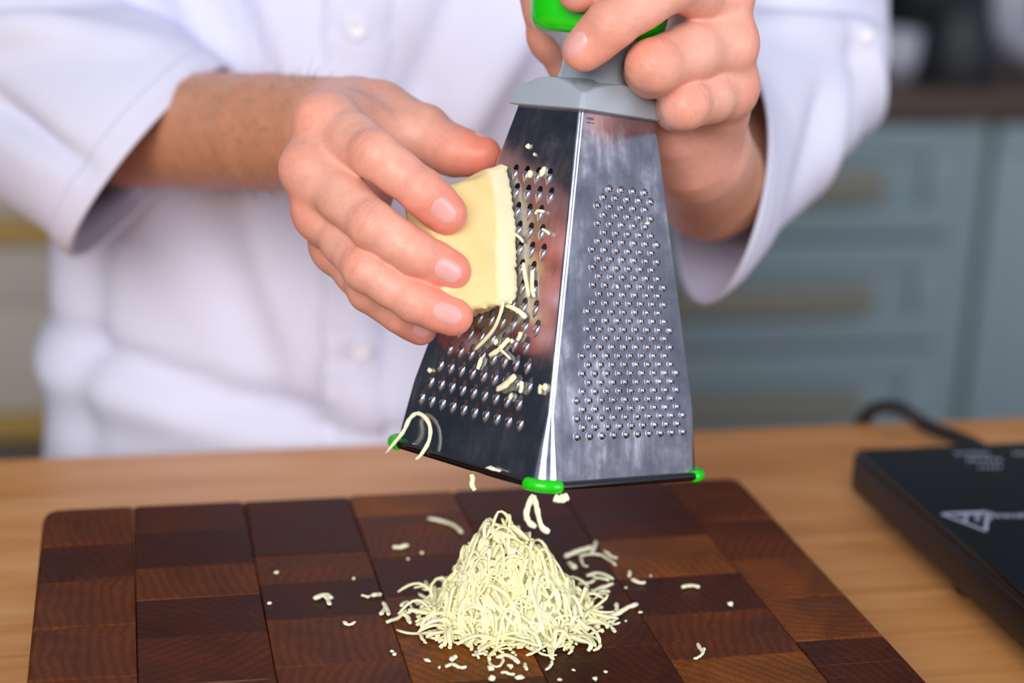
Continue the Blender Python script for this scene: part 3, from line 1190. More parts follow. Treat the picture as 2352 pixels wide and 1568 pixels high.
class Hand:
    def __init__(s, lo, hi, h):
        s.F = Field(lo, hi, h)
        s.palm = s.F.blank()
        s.fing = s.F.blank()
        s.red = []        # (point, radius, strength)
        s.joints = []     # creases: (point, axis, radius, strength)
        s.nails = []

    def finger(s, pts, r, dors=TOWARDS, bow=-0.04, sq=1.08, knuck=1.0, tipred=1.0, nail=None, k=2.5, pad=True, wrinkle=(1, 2)):
        P = [np.asarray(p, float) for p in pts]
        R = [x * mm for x in r]
        f = s.F.blank()
        n = len(P)
        for i in range(n - 1):
            a, b = P[i], P[i + 1]
            ax = nrm(b - a)
            d = nrm(dors - ax * np.dot(dors, ax))
            # each phalanx is waisted between its joints
            m = a * 0.5 + b * 0.5 + d * R[i] * (bow if i == 0 else -0.04)
            rm = (R[i] + R[i + 1]) / 2 * ((1.0, 0.94, 0.99)[i] if n == 4 else 0.97)
            cone(s.F, f, a, m, R[i], rm, k * mm, d, sq)
            cone(s.F, f, m, b, rm, R[i + 1], k * mm, d, sq)
            if i < n - 2:      # fleshy pad below the phalanx
                c = m - d * R[i + 1] * 0.30
                cone(s.F, f, c - ax * 0.004, c + ax * 0.004, R[i + 1] * 0.80, R[i + 1] * 0.78, 4 * mm)
        for i in wrinkle:
            if i < n - 1:
                ax = nrm(P[i + 1] - P[i - 1])
                d = nrm(dors - ax * np.dot(dors, ax))
                c = P[i] + d * R[i] * 0.34
                cone(s.F, f, c - ax * 0.002, c + ax * 0.002, R[i] * 0.62 * knuck, R[i] * 0.62 * knuck, 4 * mm)
                s.joints.append((P[i] + d * R[i], ax, R[i] * (0.95 if i == 1 else 0.7), 1.0 if i == 1 else 0.6))
                s.red.append((P[i] + d * R[i] * 0.9, R[i] * 0.75, 0.45))
        ax = nrm(P[-1] - P[-2])
        d = nrm(dors - ax * np.dot(dors, ax))
        if pad:
            c = P[-1] - ax * R[-1] * 0.5 - d * R[-1] * 0.22
            cone(s.F, f, c - ax * 0.002, c + ax * 0.002, R[-1] * 0.92, R[-1] * 0.90, 3 * mm)
        s.red.append((P[-1] + ax * R[-1] * 0.3, R[-1] * 2.3, 1.0 * tipred))
        if nail:
            nd_ = nrm(np.asarray(nail.get('dir', d)) - ax * np.dot(nail.get('dir', d), ax))
            s.nails.append(dict(c=P[-1] + ax * R[-1] * nail.get('fwd', -0.55), ax=ax, d=nd_, w=nail['w'] * mm, l=nail['l'] * mm, r=R[-1]))
        # neighbours melt together at the roots and stay apart towards the tips
        X, Y, Z = s.F.ax
        c0 = P[0]
        e = np.exp(-((X - c0[0])[:, None, None] ** 2 + (Y - c0[1])[None, :, None] ** 2 + (Z - c0[2])[None, None, :] ** 2) / 0.024 ** 2)
        s.fing = smin(s.fing, f, ((0.9 + 4.5 * e) * mm).astype(np.float32))

    def mass(s, a, b, ra, rb, k=10, dors=None, sq=1.0):
        cone(s.F, s.palm, a, b, ra * mm, rb * mm, k * mm, dors, sq)

    def dent(s, a, b, ra, rb, k=3):
        cone(s.F, s.palm, a, b, ra * mm, rb * mm, k * mm, carve=True)

    def mesh(s, kf=5.0):
        f = smin(s.fing, s.palm, kf * mm)
        V, Q = surface_nets(s.F, f)
        V = relax(V, Q, 2)
        # outward winding
        a, b, c = V[Q[:, 0]], V[Q[:, 1]], V[Q[:, 2]]
        if np.einsum('ij,ij->i', a, np.cross(b, c)).sum() < 0:
            Q = Q[:, ::-1]
        return V, Q


VOX = 0.8 * mm
P = cp
# ---- hand on the cheese (wearer's right hand, left in the picture)
hA = Hand((-0.225, -0.135, 0.595), (0.008, 0.02, 0.965), VOX)
A_wr = P(812, 306, 0.722)
mcp = dict(i=P(752, 284, 0.658), m=P(722, 392, 0.653), r=P(748, 490, 0.660), p=P(784, 570, 0.674))
hA.finger([mcp['i'], P(861, 355, 0.633), P(969, 439, 0.6315), P(1025, 491, 0.637)], [10.8, 9.1, 8.4, 7.9], knuck=0.85, nail=dict(w=10.6, l=12.8), wrinkle=(1, 2))
hA.finger([mcp['m'], P(857, 518, 0.629), P(954, 582, 0.630), P(1034, 624, 0.6375)], [10.7, 8.9, 8.2, 7.9], knuck=0.85, nail=dict(w=10.8, l=13.2), wrinkle=(1, 2))
hA.finger([mcp['r'], P(840, 618, 0.635), P(954, 693, 0.633), P(1042, 726, 0.637)], [10.2, 8.5, 7.8, 7.4], knuck=0.85, nail=dict(w=10.2, l=12.6), wrinkle=(1, 2))
hA.finger([mcp['p'], P(850, 668, 0.656), P(922, 722, 0.658), P(968, 756, 0.664)], [9.5, 8.3, 7.3, 6.2], nail=dict(w=8.6, l=9.5, dir=(0.35, 0.2, -1)), wrinkle=(1,))
# thumb lies along the upper rear edge of the cheese
hA.finger([P(872, 270, 0.708), P(972, 304, 0.694), P(1050, 350, 0.686), P(1112, 354, 0.682)], [13.4, 11.4, 9.6, 7.0], dors=np.array([0.25, -1.0, 0.0]), nail=dict(w=10.5, l=12.0), sq=1.0, wrinkle=(2,), tipred=1.3)
for q, ra, rb in (('i', 12.2, 16), ('m', 12.4, 17), ('r', 11.6, 16), ('p', 10.4, 15)):
    hA.mass(mcp[q], A_wr + (mcp[q] - mcp['m']) * 0.25, ra, rb, 9)
    hA.red.append((mcp[q] + np.array([-7, -2, -8]) * mm, 0.009, 0.45))
    # knuckle heads
    c = mcp[q] + np.array([-3.5, -1.0, -2.5]) * mm
    hA.mass(c, c, 8.4, 8.4, 6)
hA.mass(P(872, 268, 0.708), A_wr, 14.5, 20, 10)
hA.mass(P(775, 300, 0.680), P(940, 318, 0.694), 11.5, 10, 12)      # web between thumb and index
hA.mass(P(800, 420, 0.690), P(800, 330, 0.715), 18, 20, 12)        # body of the palm
# forearm into the sleeve
A_el = P(215, 290, 0.960)
hA.mass(A_wr, P(620, 304, 0.786), 23.5, 26.6, 3)
hA.mass(P(620, 304, 0.786), A_el, 26.6, 34.0, 3)
VA, QA = hA.mesh()

# ---- hand on the handle (wearer's left hand, right in the picture)
hB = Hand((-0.005, -0.165, 0.60), (0.175, -0.02, 0.96), VOX)
B_wr = P(1600, 346, 0.735)
bm_ = dict(i=P(1615, -100, 0.672), m=P(1655, -12, 0.668), r=P(1662, 104, 0.669), p=P(1666, 205, 0.680))
hB.finger([bm_['i'], P(1490, -105, 0.634), P(1395, -60, 0.634), P(1328, -20, 0.6375)], [11.5, 10.2, 9.2, 7.8], nail=dict(w=11, l=12, dir=(-0.25, 0.2, -1), fwd=0.0), wrinkle=(1, 2), tipred=0.4)
hB.finger([bm_['m'], P(1545, -40, 0.634), P(1403, 56, 0.630), P(1340, 116, 0.6325)], [11.6, 10.4, 9.4, 7.9], nail=dict(w=11.2, l=13.0, dir=(-0.5, -0.15, -0.9), fwd=0.12), wrinkle=(2,), tipred=0.4)
hB.finger([bm_['r'], P(1502, 151, 0.640), P(1487, 166, 0.664), P(1475, 156, 0.688)], [12.2, 10.6, 9.6, 7.0], dors=np.array([0, -0.4, -1]), bow=0.16, knuck=0.82, wrinkle=(1,), tipred=0.3)
hB.finger([bm_['p'], P(1574, 241, 0.653), P(1556, 252, 0.673), P(1548, 235, 0.690)], [11.4, 9.6, 8.8, 6.6], dors=np.array([0.1, 0.1, -1]), bow=0.16, knuck=0.82, wrinkle=(1,), tipred=0.3)
# thumb goes round behind the neck and shows at its left
hB.finger([P(1530, 230, 0.722), P(1345, 205, 0.712), P(1276, 82, 0.696), P(1236, -40, 0.684)], [13, 10.6, 10.8, 9.2], dors=np.array([-1.0, 0.2, 0.2]), sq=1.0, wrinkle=(2,), tipred=0.2)
for q, ra, rb in (('i', 12, 15), ('m', 12.4, 16), ('r', 12.2, 16), ('p', 11.6, 16)):
    hB.mass(bm_[q], B_wr + (bm_[q] - bm_['r']) * 0.22, ra, rb, 9)
    c = bm_[q] + np.array([3.0, -1.0, -1.5]) * mm
    hB.mass(c, c, 8.8, 8.8, 7)
    hB.red.append((c + np.array([5, 0, -5]) * mm, 0.010, 0.35))
hB.mass(P(1560, 300, 0.706), P(1585, 352, 0.722), 15.5, 18, 8)      # heel of the hand below the little finger
hB.mass(P(1600, 60, 0.715), P(1590, 250, 0.722), 15, 16, 12)
hB.mass(P(1530, 230, 0.722), B_wr, 14, 18, 10)
B_el = P(1708, 358, 0.90)
hB.mass(B_wr, P(1634, 420, 0.80), 23.5, 26.5, 4)
hB.mass(P(1634, 420, 0.80), B_el, 26.5, 27, 3)
VB, QB = hB.mesh()

# ---- hidden upper arms and trunk under the jacket, coarser
fT = Field((-0.42, -0.46, 0.80), (0.42, 0.42, 1.46), 0.008)
tr = fT.blank()
shA, shB = P(150, -560, 1.20), P(1560, -620, 1.16)
elA, elB = P(-40, 70, 1.03), P(1775, 150, 1.01)
for w_, e_, l_, s_ in ((A_wr, A_el, elA, shA), (B_wr, B_el, elB, shB)):
    cone(fT, tr, w_ * 0.4 + e_ * 0.6, e_, 0.028, 0.029, 0.01)
    cone(fT, tr, e_, l_, 0.029, 0.034, 0.02)
    cone(fT, tr, l_, s_, 0.034, 0.042, 0.02)
cone(fT, tr, shA, P(600, -540, 1.22), 0.042, 0.080, 0.03)
cone(fT, tr, shB, P(1120, -560, 1.20), 0.042, 0.080, 0.03)
for x in (640, 850, 1050):
    cone(fT, tr, P(x, -560, 1.21), P(x, 300, 1.19), 0.085, 0.095, 0.05)
    cone(fT, tr, P(x, 300, 1.19), P(x, 1150, 1.11), 0.095, 0.095, 0.05)
VT, QT = surface_nets(fT, tr)
a, b, c = VT[QT[:, 0]], VT[QT[:, 1]], VT[QT[:, 2]]
if np.einsum('ij,ij->i', a, np.cross(b, c)).sum() < 0:
    QT = QT[:, ::-1]


def drop(V, Q, mask):
    """remove masked vertices and their faces"""
    idx = np.cumsum(~mask) - 1
    Q = Q[~mask[Q].any(1)]
    return V[~mask], idx[Q]


def along(V, w_, e_):
    L = np.linalg.norm(e_ - w_)
    ax = (e_ - w_) / L
    s_ = (V - w_) @ ax / L
    r_ = np.linalg.norm((V - w_) - np.outer(s_ * L, ax), axis=1)
    return s_, r_


# arms end open inside the sleeves, the trunk's stumps too; the two are bridged below
VA, QA = drop(VA, QA, along(VA, A_wr, A_el)[0] > 0.86)
VB, QB = drop(VB, QB, along(VB, B_wr, B_el)[0] > 0.86)
for w_, e_ in ((A_wr, A_el), (B_wr, B_el)):
    s_, r_ = along(VT, w_, e_)
    VT, QT = drop(VT, QT, (s_ < 0.93) & (r_ < 0.07))

BASE = np.array([0.85, 0.44, 0.335])
RED = np.array([0.88, 0.225, 0.15])
TAN = np.array([0.69, 0.325, 0.19])


def tone(V, hand, arm0, arm1):
    """skin colour: pale hand, pink knuckles and tips, tanned forearm"""
    col = np.repeat(BASE[None], len(V), 0)
    ax = nrm(arm1 - arm0)
    s = np.clip(((V - arm0) @ ax + 0.006) / 0.030, 0, 1)[:, None]
    s = s * s * (3 - 2 * s)
    col = col * (1 - s) + TAN * s
    w = np.zeros(len(V))
    for (p, r, k) in hand.red:
        w = np.maximum(w, k * np.exp(-((V - p) ** 2).sum(1) / (2 * r * r) * 1.6))
    w = np.clip(w * 0.75 + 0.10 * wob(V, 3, 150), 0, 1)[:, None]
    col = col * (1 - w) + RED * w
    cr = np.zeros((len(V), 3))
    for (p, ax_, r, k) in hand.joints:
        q = V - p
        wt_ = k * np.exp(-(q ** 2).sum(1) / (r * r))
        m_ = wt_ > cr[:, 0]
        cr[m_, 0] = wt_[m_]
        cr[m_, 1] = (q @ ax_)[m_] + 0.02 * len(hand.joints)
        cr[m_, 2] = (q @ nrm(np.cross(ax_, [0.1, 0.2, -1.0])))[m_]
    return col, cr


parts = [(VA, QA, tone(VA, hA, A_wr, A_el)), (VB, QB, tone(VB, hB, B_wr, B_el)), (VT, QT, (np.repeat(BASE[None], len(VT), 0), np.zeros((len(VT), 3))))]
V = np.concatenate([p[0] for p in parts])
offs = np.cumsum([0] + [len(p[0]) for p in parts])
Q = np.concatenate([p[1] + offs[i] for i, p in enumerate(parts)])
colr = np.concatenate([p[2][0] for p in parts])
crs = np.concatenate([p[2][1] for p in parts])
VW = c2w(V) - np.array(person['_org'])
bme = quadmesh('body', VW, Q)
at = bme.attributes.new('tone', 'FLOAT_COLOR', 'POINT')
at.data.foreach_set('color', np.c_[colr, np.ones(len(colr))].astype(np.float32).ravel())
at = bme.attributes.new('crease', 'FLOAT_VECTOR', 'POINT')
at.data.foreach_set('vector', crs.astype(np.float32).ravel())
bmm = bmesh.new()
bmm.from_mesh(bme)
bnd = [e for e in bmm.edges if e.is_boundary]
org_ = np.array(person['_org'])
for w_, e_ in ((A_wr, A_el), (B_wr, B_el)):
    mid = Vector(c2w(w_ * 0.1 + e_ * 0.9) - org_)
    es_ = [e for e in bnd if (e.verts[0].co - mid).length < 0.09]
    try:
        bmesh.ops.bridge_loops(bmm, edges=es_)
    except Exception as ex:
        print('bridge', ex, len(es_))
bmesh.ops.delete(bmm, geom=[v_ for v_ in bmm.verts if not v_.link_faces], context='VERTS')
for f_ in bmm.faces:
    f_.smooth = True
bmm.to_mesh(bme)
bmm.free()
bme.materials.append(MT['skin'])
body_o = link('body', bme, None, person)
body_o['_org'] = person['_org']


# ---- finger nails follow the skin they sit on
def make_nails(hand, V, Q):
    bvh = BVHTree.FromPolygons([Vector(v) for v in V], [tuple(map(int, q)) for q in Q])
    for nl in hand.nails:
        lat = np.cross(nl['ax'], nl['d'])
        nu, nv = 13, 15
        pts, off = [], []
        for j in range(nv):
            v = -1 + 2 * j / (nv - 1)
            for i in range(nu):
                u = -1 + 2 * i / (nu - 1)
                # rounded outline: narrower towards both ends
                wv = (1 - max(0.0, abs(v)) ** 2.8) ** 0.5
                if v < 0:
                    wv = (1 - abs(v) ** 2.6) ** 0.5
                uu = u * wv * nl['w'] / 2
                vv = v * nl['l'] / 2
                ang = uu / nl['r']
                dirn = nl['d'] * math.cos(ang) + lat * math.sin(ang)
                o0 = nl['c'] + nl['ax'] * vv + dirn * (nl['r'] + 0.0022)
                hit = bvh.ray_cast(Vector(o0), Vector(-dirn), 0.008)
                p = np.array(hit[0]) if hit[0] is not None else o0 - dirn * 0.003
                e = max(abs(u) ** 4, abs(v) ** 5)
                lift = 0.00030 * (1 - e) - 0.0004 * e + 0.0002 * max(0, v) ** 2
                pts.append(p + dirn * lift)
        pts = np.array(pts).reshape(nv, nu, 3)
        # take the skin's own waviness out of the plate
        for _ in range(4):
            q = pts.copy()
            q[1:-1, 1:-1] = (pts[1:-1, 1:-1] * 2 + pts[:-2, 1:-1] + pts[2:, 1:-1] + pts[1:-1, :-2] + pts[1:-1, 2:]) / 6
            pts = q
        pts[1:-1, 1:-1] += (nl['d'] * 0.00016)[None, None]
        Vn = c2w(pts.reshape(-1, 3))
        Fn = [(j * nu + i, j * nu + i + 1, (j + 1) * nu + i + 1, (j + 1) * nu + i) for j in range(nv - 1) for i in range(nu - 1)]
        o = put('fingernail', Vn, Fn, MT['nail'], body_o)
        md = o.modifiers.new('plate', 'SOLIDIFY')
        md.thickness = 0.0004
        md.offset = -1


make_nails(hA, VA, QA)
make_nails(hB, VB, QB)

# ---- fine dark hair on the forearm in the left of the picture
hv, hf, o_ = [], [], 0
rh = np.random.default_rng(4)
ax_arm = nrm(A_wr - A_el)
cand = np.where((((VA - A_wr) @ -ax_arm) > 0.012) & (((VA - A_wr) @ -ax_arm) < 0.15))[0]
Nrm = np.zeros_like(VA)
VA = np.nan_to_num(VA)
fn = np.cross(VA[QA[:, 2]] - VA[QA[:, 0]], VA[QA[:, 3]] - VA[QA[:, 1]])
for k in range(4):
    for c_ in range(3):
        Nrm[:, c_] += np.bincount(QA[:, k], fn[:, c_], minlength=len(VA))
Nrm /= np.linalg.norm(Nrm, axis=1)[:, None] + 1e-12
for vi in rh.choice(cand, 1300):
    p, n_ = VA[vi], Nrm[vi]
    d = nrm(ax_arm * 0.9 + n_ * rh.uniform(0.25, 0.6) + rh.normal(size=3) * 0.25 + np.array([0, 0.2, 0]))
    Lh = rh.uniform(0.006, 0.013)
    s_ = nrm(np.cross(d, n_)) * 0.00006
    m_ = p + d * Lh * 0.5 + n_ * 0.0006
    e_ = p + d * Lh
    hv += [p - s_, p + s_, m_ + s_ * 0.8, m_ - s_ * 0.8, e_]
    hf += [(o_, o_ + 1, o_ + 2, o_ + 3), (o_ + 3, o_ + 2, o_ + 4)]
    o_ += 5
o = put('arm_hair', c2w(np.array(hv)), hf, MT['hair'], body_o)
o['kind'] = 'stuff'
# ------------------------------------------------------------------ clothes
jacket = None


def folds(P, specs):
    """sum of soft creases; each spec (centre, direction across, direction along, half length, width, depth)"""
    s = np.zeros(len(P))
    for (c, ac, al, hl, w, dep) in specs:
        q = P - np.asarray(c)
        x = q @ nrm(ac)
        y = q @ nrm(al)
        s += dep * np.exp(-(x / w) ** 2) * np.exp(-(y / hl) ** 4)
    return s


def grid_faces(n, m, wrap=True):
    Fc = []
    for i in range(n - 1):
        for k in range(m if wrap else m - 1):
            k2 = (k + 1) % m
            Fc.append((i * m + k, i * m + k2, (i + 1) * m + k2, (i + 1) * m + k))
    return Fc


# trunk of the jacket: stacked ovals from below the table edge up to the shoulders
TC = np.array([0.146, 1.055])
prof_t = [(-0.36, 0.212, 0.138), (-0.22, 0.210, 0.136), (-0.12, 0.203, 0.132), (-0.04, 0.194, 0.128), (0.05, 0.189, 0.128), (0.15, 0.196, 0.130), (0.26, 0.212, 0.132), (0.36, 0.205, 0.122), (0.43, 0.165, 0.098), (0.46, 0.10, 0.075)]
zz = np.linspace(prof_t[0][0], prof_t[-1][0], 110)
hxs = np.interp(zz, [p[0] for p in prof_t], [p[1] for p in prof_t])
hys = np.interp(zz, [p[0] for p in prof_t], [p[2] for p in prof_t])
MA = 150
V = []
for z, hx, hy in zip(zz, hxs, hys):
    for k in range(MA):
        a = 2 * math.pi * k / MA
        e = 2.25
        c, s = math.cos(a), math.sin(a)
        r = (abs(c) ** e + abs(s) ** e) ** (-1 / e)
        V.append((TC[0] + hx * r * c, TC[1] + hy * r * s, z))
V = np.array(V)
out = np.c_[V[:, 0] - TC[0], (V[:, 1] - TC[1]) * 1.5, np.zeros(len(V))]
out /= np.linalg.norm(out, axis=1)[:, None]


def front(px, py):
    """point of the jacket front seen at a pixel"""
    r = ray(px, py)
    return CAM + r * ((TC[1] - 0.125) / r[1])


sp = []
X, Y, Z = np.eye(3)
# long soft creases gathered above the waist and hanging from the arm
for (px, py, dx, dz, hl, w, dep) in ((430, 900, 1, -0.22, 0.075, 0.007, -0.006), (640, 960, 1, -0.12, 0.05, 0.006, -0.006), (850, 1000, 1, 0.05, 0.03, 0.006, -0.005), (300, 960, 1, -0.1, 0.06, 0.018, 0.006),
                                     (690, 760, -0.25, 1, 0.07, 0.006, -0.004), (640, 640, -0.3, 1, 0.08, 0.010, 0.004), (560, 720, -0.45, 1, 0.08, 0.014, -0.004), (210, 800, 0.06, 1, 0.10, 0.008, -0.003), (130, 800, 0.04, 1, 0.10, 0.008, 0.0015),
                                     (560, 90, 0.45, -1, 0.07, 0.008, -0.006), (480, 60, 0.5, -1, 0.07, 0.010, 0.006), (640, 80, 0.3, -1, 0.08, 0.012, 0.005), (1000, 120, -0.4, -1, 0.08, 0.010, -0.005), (1100, 220, -0.6, -1, 0.07, 0.012, 0.006),
                                     (930, 560, 0.15, 1, 0.10, 0.012, -0.004), (860, 880, -0.2, 1, 0.06, 0.010, 0.004), (980, 300, -0.5, 1, 0.06, 0.014, -0.004)):
    al = np.array([dx, 0, dz], float)
    ac = np.array([-dz, 0, dx], float)
    dep *= 2.0
    sp.append((front(px, py) * [1, 0, 1] + [0, TC[1] - 0.13, 0], ac, al, hl, w, dep))
fm = folds(V * [1, 0, 1] + [0, TC[1] - 0.13, 0], sp) * (V[:, 1] < TC[1])
V = V + out * (fm + 0.0025 * wob(V * [1, 1, 0.5], 5, 38))[:, None]
jk = put('jacket', V, grid_faces(len(zz), MA) + [tuple((len(zz) - 1) * MA + k for k in range(MA))], MT['cloth'], person)
md = jk.modifiers.new('cloth', 'SOLIDIFY')
md.thickness = 0.0015
md.offset = -1
TV = V.reshape(len(zz), MA, 3)


def trunk_y(x, z):
    """front surface of the trunk at (x,z)"""
    i = int(np.clip(np.searchsorted(zz, z), 1, len(zz) - 1))
    row = TV[i]
    fr = row[row[:, 1] < TC[1]]
    fr = fr[np.argsort(fr[:, 0])]
    return float(np.interp(x, fr[:, 0], fr[:, 1]))


# button placket: a raised band with a stitched, puckered left edge
xpl = front(738, 500)[0]
zs_ = np.linspace(-0.30, 0.40, 120)
V, W_ = [], 7
for z in zs_:
    xl = xpl + 0.0018 * math.sin(z * 190) * 0.5 + 0.010 * (z - 0.05) * 0.2
    for (dx, lift) in ((0, 0.0002), (0.0012, 0.0032), (0.004, 0.0038), (0.006, 0.0020), (0.010, 0.0034), (0.034, 0.0024), (0.036, 0.0)):
        x = xl + dx
        V.append((x, trunk_y(x, z) - lift - (0.0014 * math.sin(z * 700) if dx in (0.004, 0.006) else 0), z))
put('placket', V, grid_faces(len(zs_), W_, False), MT['cloth'], jk)
for (px, py) in ((822, 790), (815, 420), (812, 60)):
    p = front(px, py)
    y = trunk_y(p[0], p[2]) - 0.0026
    prof = [(0.0, -0.0016), (0.0030, -0.0015), (0.0045, -0.0024), (0.0058, -0.0022), (0.0062, -0.001), (0.0058, 0.0008), (0, 0.0009)]
    v, f = lathe(prof, (0, 0, 0), 20)
    v = np.c_[v[:, 0] + p[0], v[:, 2] + y, v[:, 1] + p[2]]
    put('button', v, f, MT['button'], jk, angle=50)


def sleeve(name, rings, m_around, n_along, seed, sp, amp, cuff, freq=34):
    """rings: (centre, normal, radius) in lens axes, first = the open end; cuff = width of the turned-up band"""
    cs = smooth_path([r[0] for r in rings], n_along)
    ns = smooth_path([nrm(r[1]) for r in rings], n_along)
    rs = np.interp(np.linspace(0, len(rings) - 1, n_along), range(len(rings)), [r[2] for r in rings])
    V = []
    a = None
    for c, n, r in zip(cs, ns, rs):
        n = nrm(n)
        if a is None:
            a = nrm(np.cross(n, [0, 0, 1.0]))
        a = nrm(a - n * np.dot(a, n))
        b = np.cross(n, a)
        for k in range(m_around):
            t = 2 * math.pi * k / m_around
            V.append(c + r * (a * math.cos(t) + b * math.sin(t)))
    V = np.array(V)
    ctr = np.repeat(cs, m_around, 0)
    o = V - ctr
    o /= np.linalg.norm(o, axis=1)[:, None]
    s = np.repeat(np.linspace(0, 1, n_along), m_around)
    fade = np.clip(s * 7 - 0.3, 0.12, 1)
    V = V + o * (folds(V, sp) * np.clip(s * 12, 0, 1) + amp * fade * wob(V, seed, freq))[:, None]
    sl = put(name, c2w(V), grid_faces(n_along, m_around), MT['cloth'], jk)
    md = sl.modifiers.new('cloth', 'SOLIDIFY')
    md.thickness = 0.0016
    md.offset = -1
    # turned-up cuff: an outer band over the first rings, with a rolled edge
    nb = max(3, int(cuff * n_along))
    R_ = V.reshape(n_along, m_around, 3)
    O_ = o.reshape(n_along, m_around, 3)
    band = [R_[0] + O_[0] * 0.0002, R_[0] + O_[0] * 0.0022] + [R_[i] + O_[i] * 0.0030 for i in range(1, nb)] + [R_[nb] + O_[nb] * 0.0026, R_[nb] + O_[nb] * 0.0001]
    B_ = np.concatenate(band)
    put('cuff', c2w(B_), grid_faces(len(band), m_around), MT['cloth'], sl)
    return sl, BVHTree.FromPolygons([Vector(v) for v in V], grid_faces(n_along, m_around))


spA = []
for (px, py, d, al, hl, w, dep) in ((130, 330, 0.90, (1, 0.55, 0), 0.045, 0.0055, -0.007), (60, 250, 0.93, (1, 0.7, 0), 0.05, 0.006, -0.006), (200, 130, 0.93, (1, 0.15, 0.1), 0.05, 0.009, 0.005), (120, 60, 0.95, (1, -0.1, 0.1), 0.06, 0.010, -0.006),
                                    (60, 130, 0.95, (1, 0.05, 0), 0.05, 0.008, 0.006)):
    al = nrm(np.array(al, float))
    ac = nrm(np.array([-al[1], al[0], 0]))
    spA.append((P(px, py, d), ac, al, hl, w, dep * 1.3))
sleeve('sleeve', [(P(350, 373, 0.868), (0.775, 0.632, 0.04), 0.0605), (P(268, 308, 0.886), (0.76, 0.60, -0.04), 0.0625), (P(105, 190, 0.955), (0.72, 0.45, -0.45), 0.068), (P(-60, 40, 1.03), (0.55, 0.5, -0.6), 0.078),
                  (P(10, -260, 1.12), (-0.05, 0.95, -0.25), 0.080), (P(190, -520, 1.19), (-0.3, 0.9, -0.1), 0.082)], 96, 90, 8, spA, 0.0030, 0.125)
spB = []
for (px, py, d, al, hl, w, dep) in ((1830, 60, 0.98, (1, -0.12, 0.2), 0.05, 0.007, -0.007), (1800, 130, 0.98, (1, -0.1, 0.2), 0.05, 0.008, 0.006), (1900, 190, 0.99, (0.5, 1, 0.2), 0.03, 0.006, -0.006), (1940, 220, 1.0, (0.3, 1, 0.1), 0.025, 0.007, 0.006),
                                    (1860, 330, 0.95, (-0.2, 1, 0), 0.03, 0.007, 0.005), (1800, 380, 0.92, (-0.3, 1, 0), 0.035, 0.006, -0.005), (1900, 330, 0.97, (-0.25, 1, 0), 0.03, 0.006, -0.006)):
    al = nrm(np.array(al, float))
    ac = nrm(np.array([-al[1], al[0], 0]))
    spB.append((P(px, py, d), ac, al, hl, w, dep * 1.3))
slB, bvB = sleeve('sleeve', [(P(1655, 430, 0.832), (-0.95, -0.14, -0.24), 0.0562), (P(1680, 340, 0.868), (-0.86, 0.25, -0.45), 0.0520), (P(1748, 205, 0.95), (-0.60, 0.50, -0.6), 0.0595), (P(1765, 40, 1.03), (-0.30, 0.80, -0.45), 0.074),
                        (P(1700, -200, 1.10), (0.05, 0.97, -0.2), 0.080), (P(1540, -560, 1.15), (0.35, 0.9, -0.1), 0.084)], 96, 90, 19, spB, 0.0034, 0.085)
# small snap on the sleeve near the elbow
hit = bvB.ray_cast(Vector((0, 0, 0)), Vector(P(1992, 86, 1.0)).normalized(), 3.0)
p = np.array(hit[0]) if hit[0] is not None else P(1992, 86, 1.05)
v, f = lathe([(0.0, 0.003), (0.003, 0.0028), (0.0052, 0.0014), (0.0056, -0.001), (0, -0.001)], (0, 0, 0), 18)
zn = nrm(np.array(hit[1]) if hit[0] is not None else np.array([0.75, -0.15, -0.6]))
zn = zn if zn[2] < 0 else -zn
xn = nrm(np.cross(zn, [0, 1, 0])); yn = np.cross(zn, xn)
put('button', c2w(p + v[:, :1] * xn + v[:, 1:2] * yn + v[:, 2:] * zn), f, MT['button'], slB)

# trousers and shoes stand behind the table
V = []
legs = []
for sx in (-1, 1):
    path = [(TC[0] + sx * 0.085, TC[1] + 0.01, FL + 0.05), (TC[0] + sx * 0.085, TC[1] + 0.01, FL + 0.25), (TC[0] + sx * 0.088, TC[1], FL + 0.48), (TC[0] + sx * 0.092, TC[1], FL + 0.70), (TC[0] + sx * 0.085, TC[1], FL + 0.86)]
    legs.append(tube(smooth_path(path, 16), np.interp(np.linspace(0, 1, 16), [0, 0.4, 0.7, 1], [0.072, 0.07, 0.082, 0.098]), 20))
put('trousers', *merge(legs), MT['trousers'], person)
for sx in (-1, 1):
    v, f = box(-0.048, 0.048, -0.20, 0.085, 0, 0.075, 0.025)
    v[:, 2] *= np.interp(v[:, 1], [-0.2, -0.05, 0.085], [0.55, 0.95, 1.0])
    put('shoe', v + [TC[0] + sx * 0.09, TC[1], FL], f, MT['rubber'], person)
# ------------------------------------------------------------------ the cheese block pressed on the left face
ctr_px = [(1176, 352), (1190, 420), (1196, 520), (1203, 620), (1206, 694)]
cmid = on_left(1196, 520)
top_c, bot_c = on_left(1180, 362), on_left(1207, 696)
cv = nrm(top_c - bot_c)                     # up along the contact edge
ct = nrm(np.cross(cv, NL))                  # along the face, square to the edge
if np.dot(ct, UL) < 0:
    ct = -ct
hgt = np.linalg.norm(top_c - bot_c)


def w2c(p):
    return (np.asarray(p) - CAM) @ M


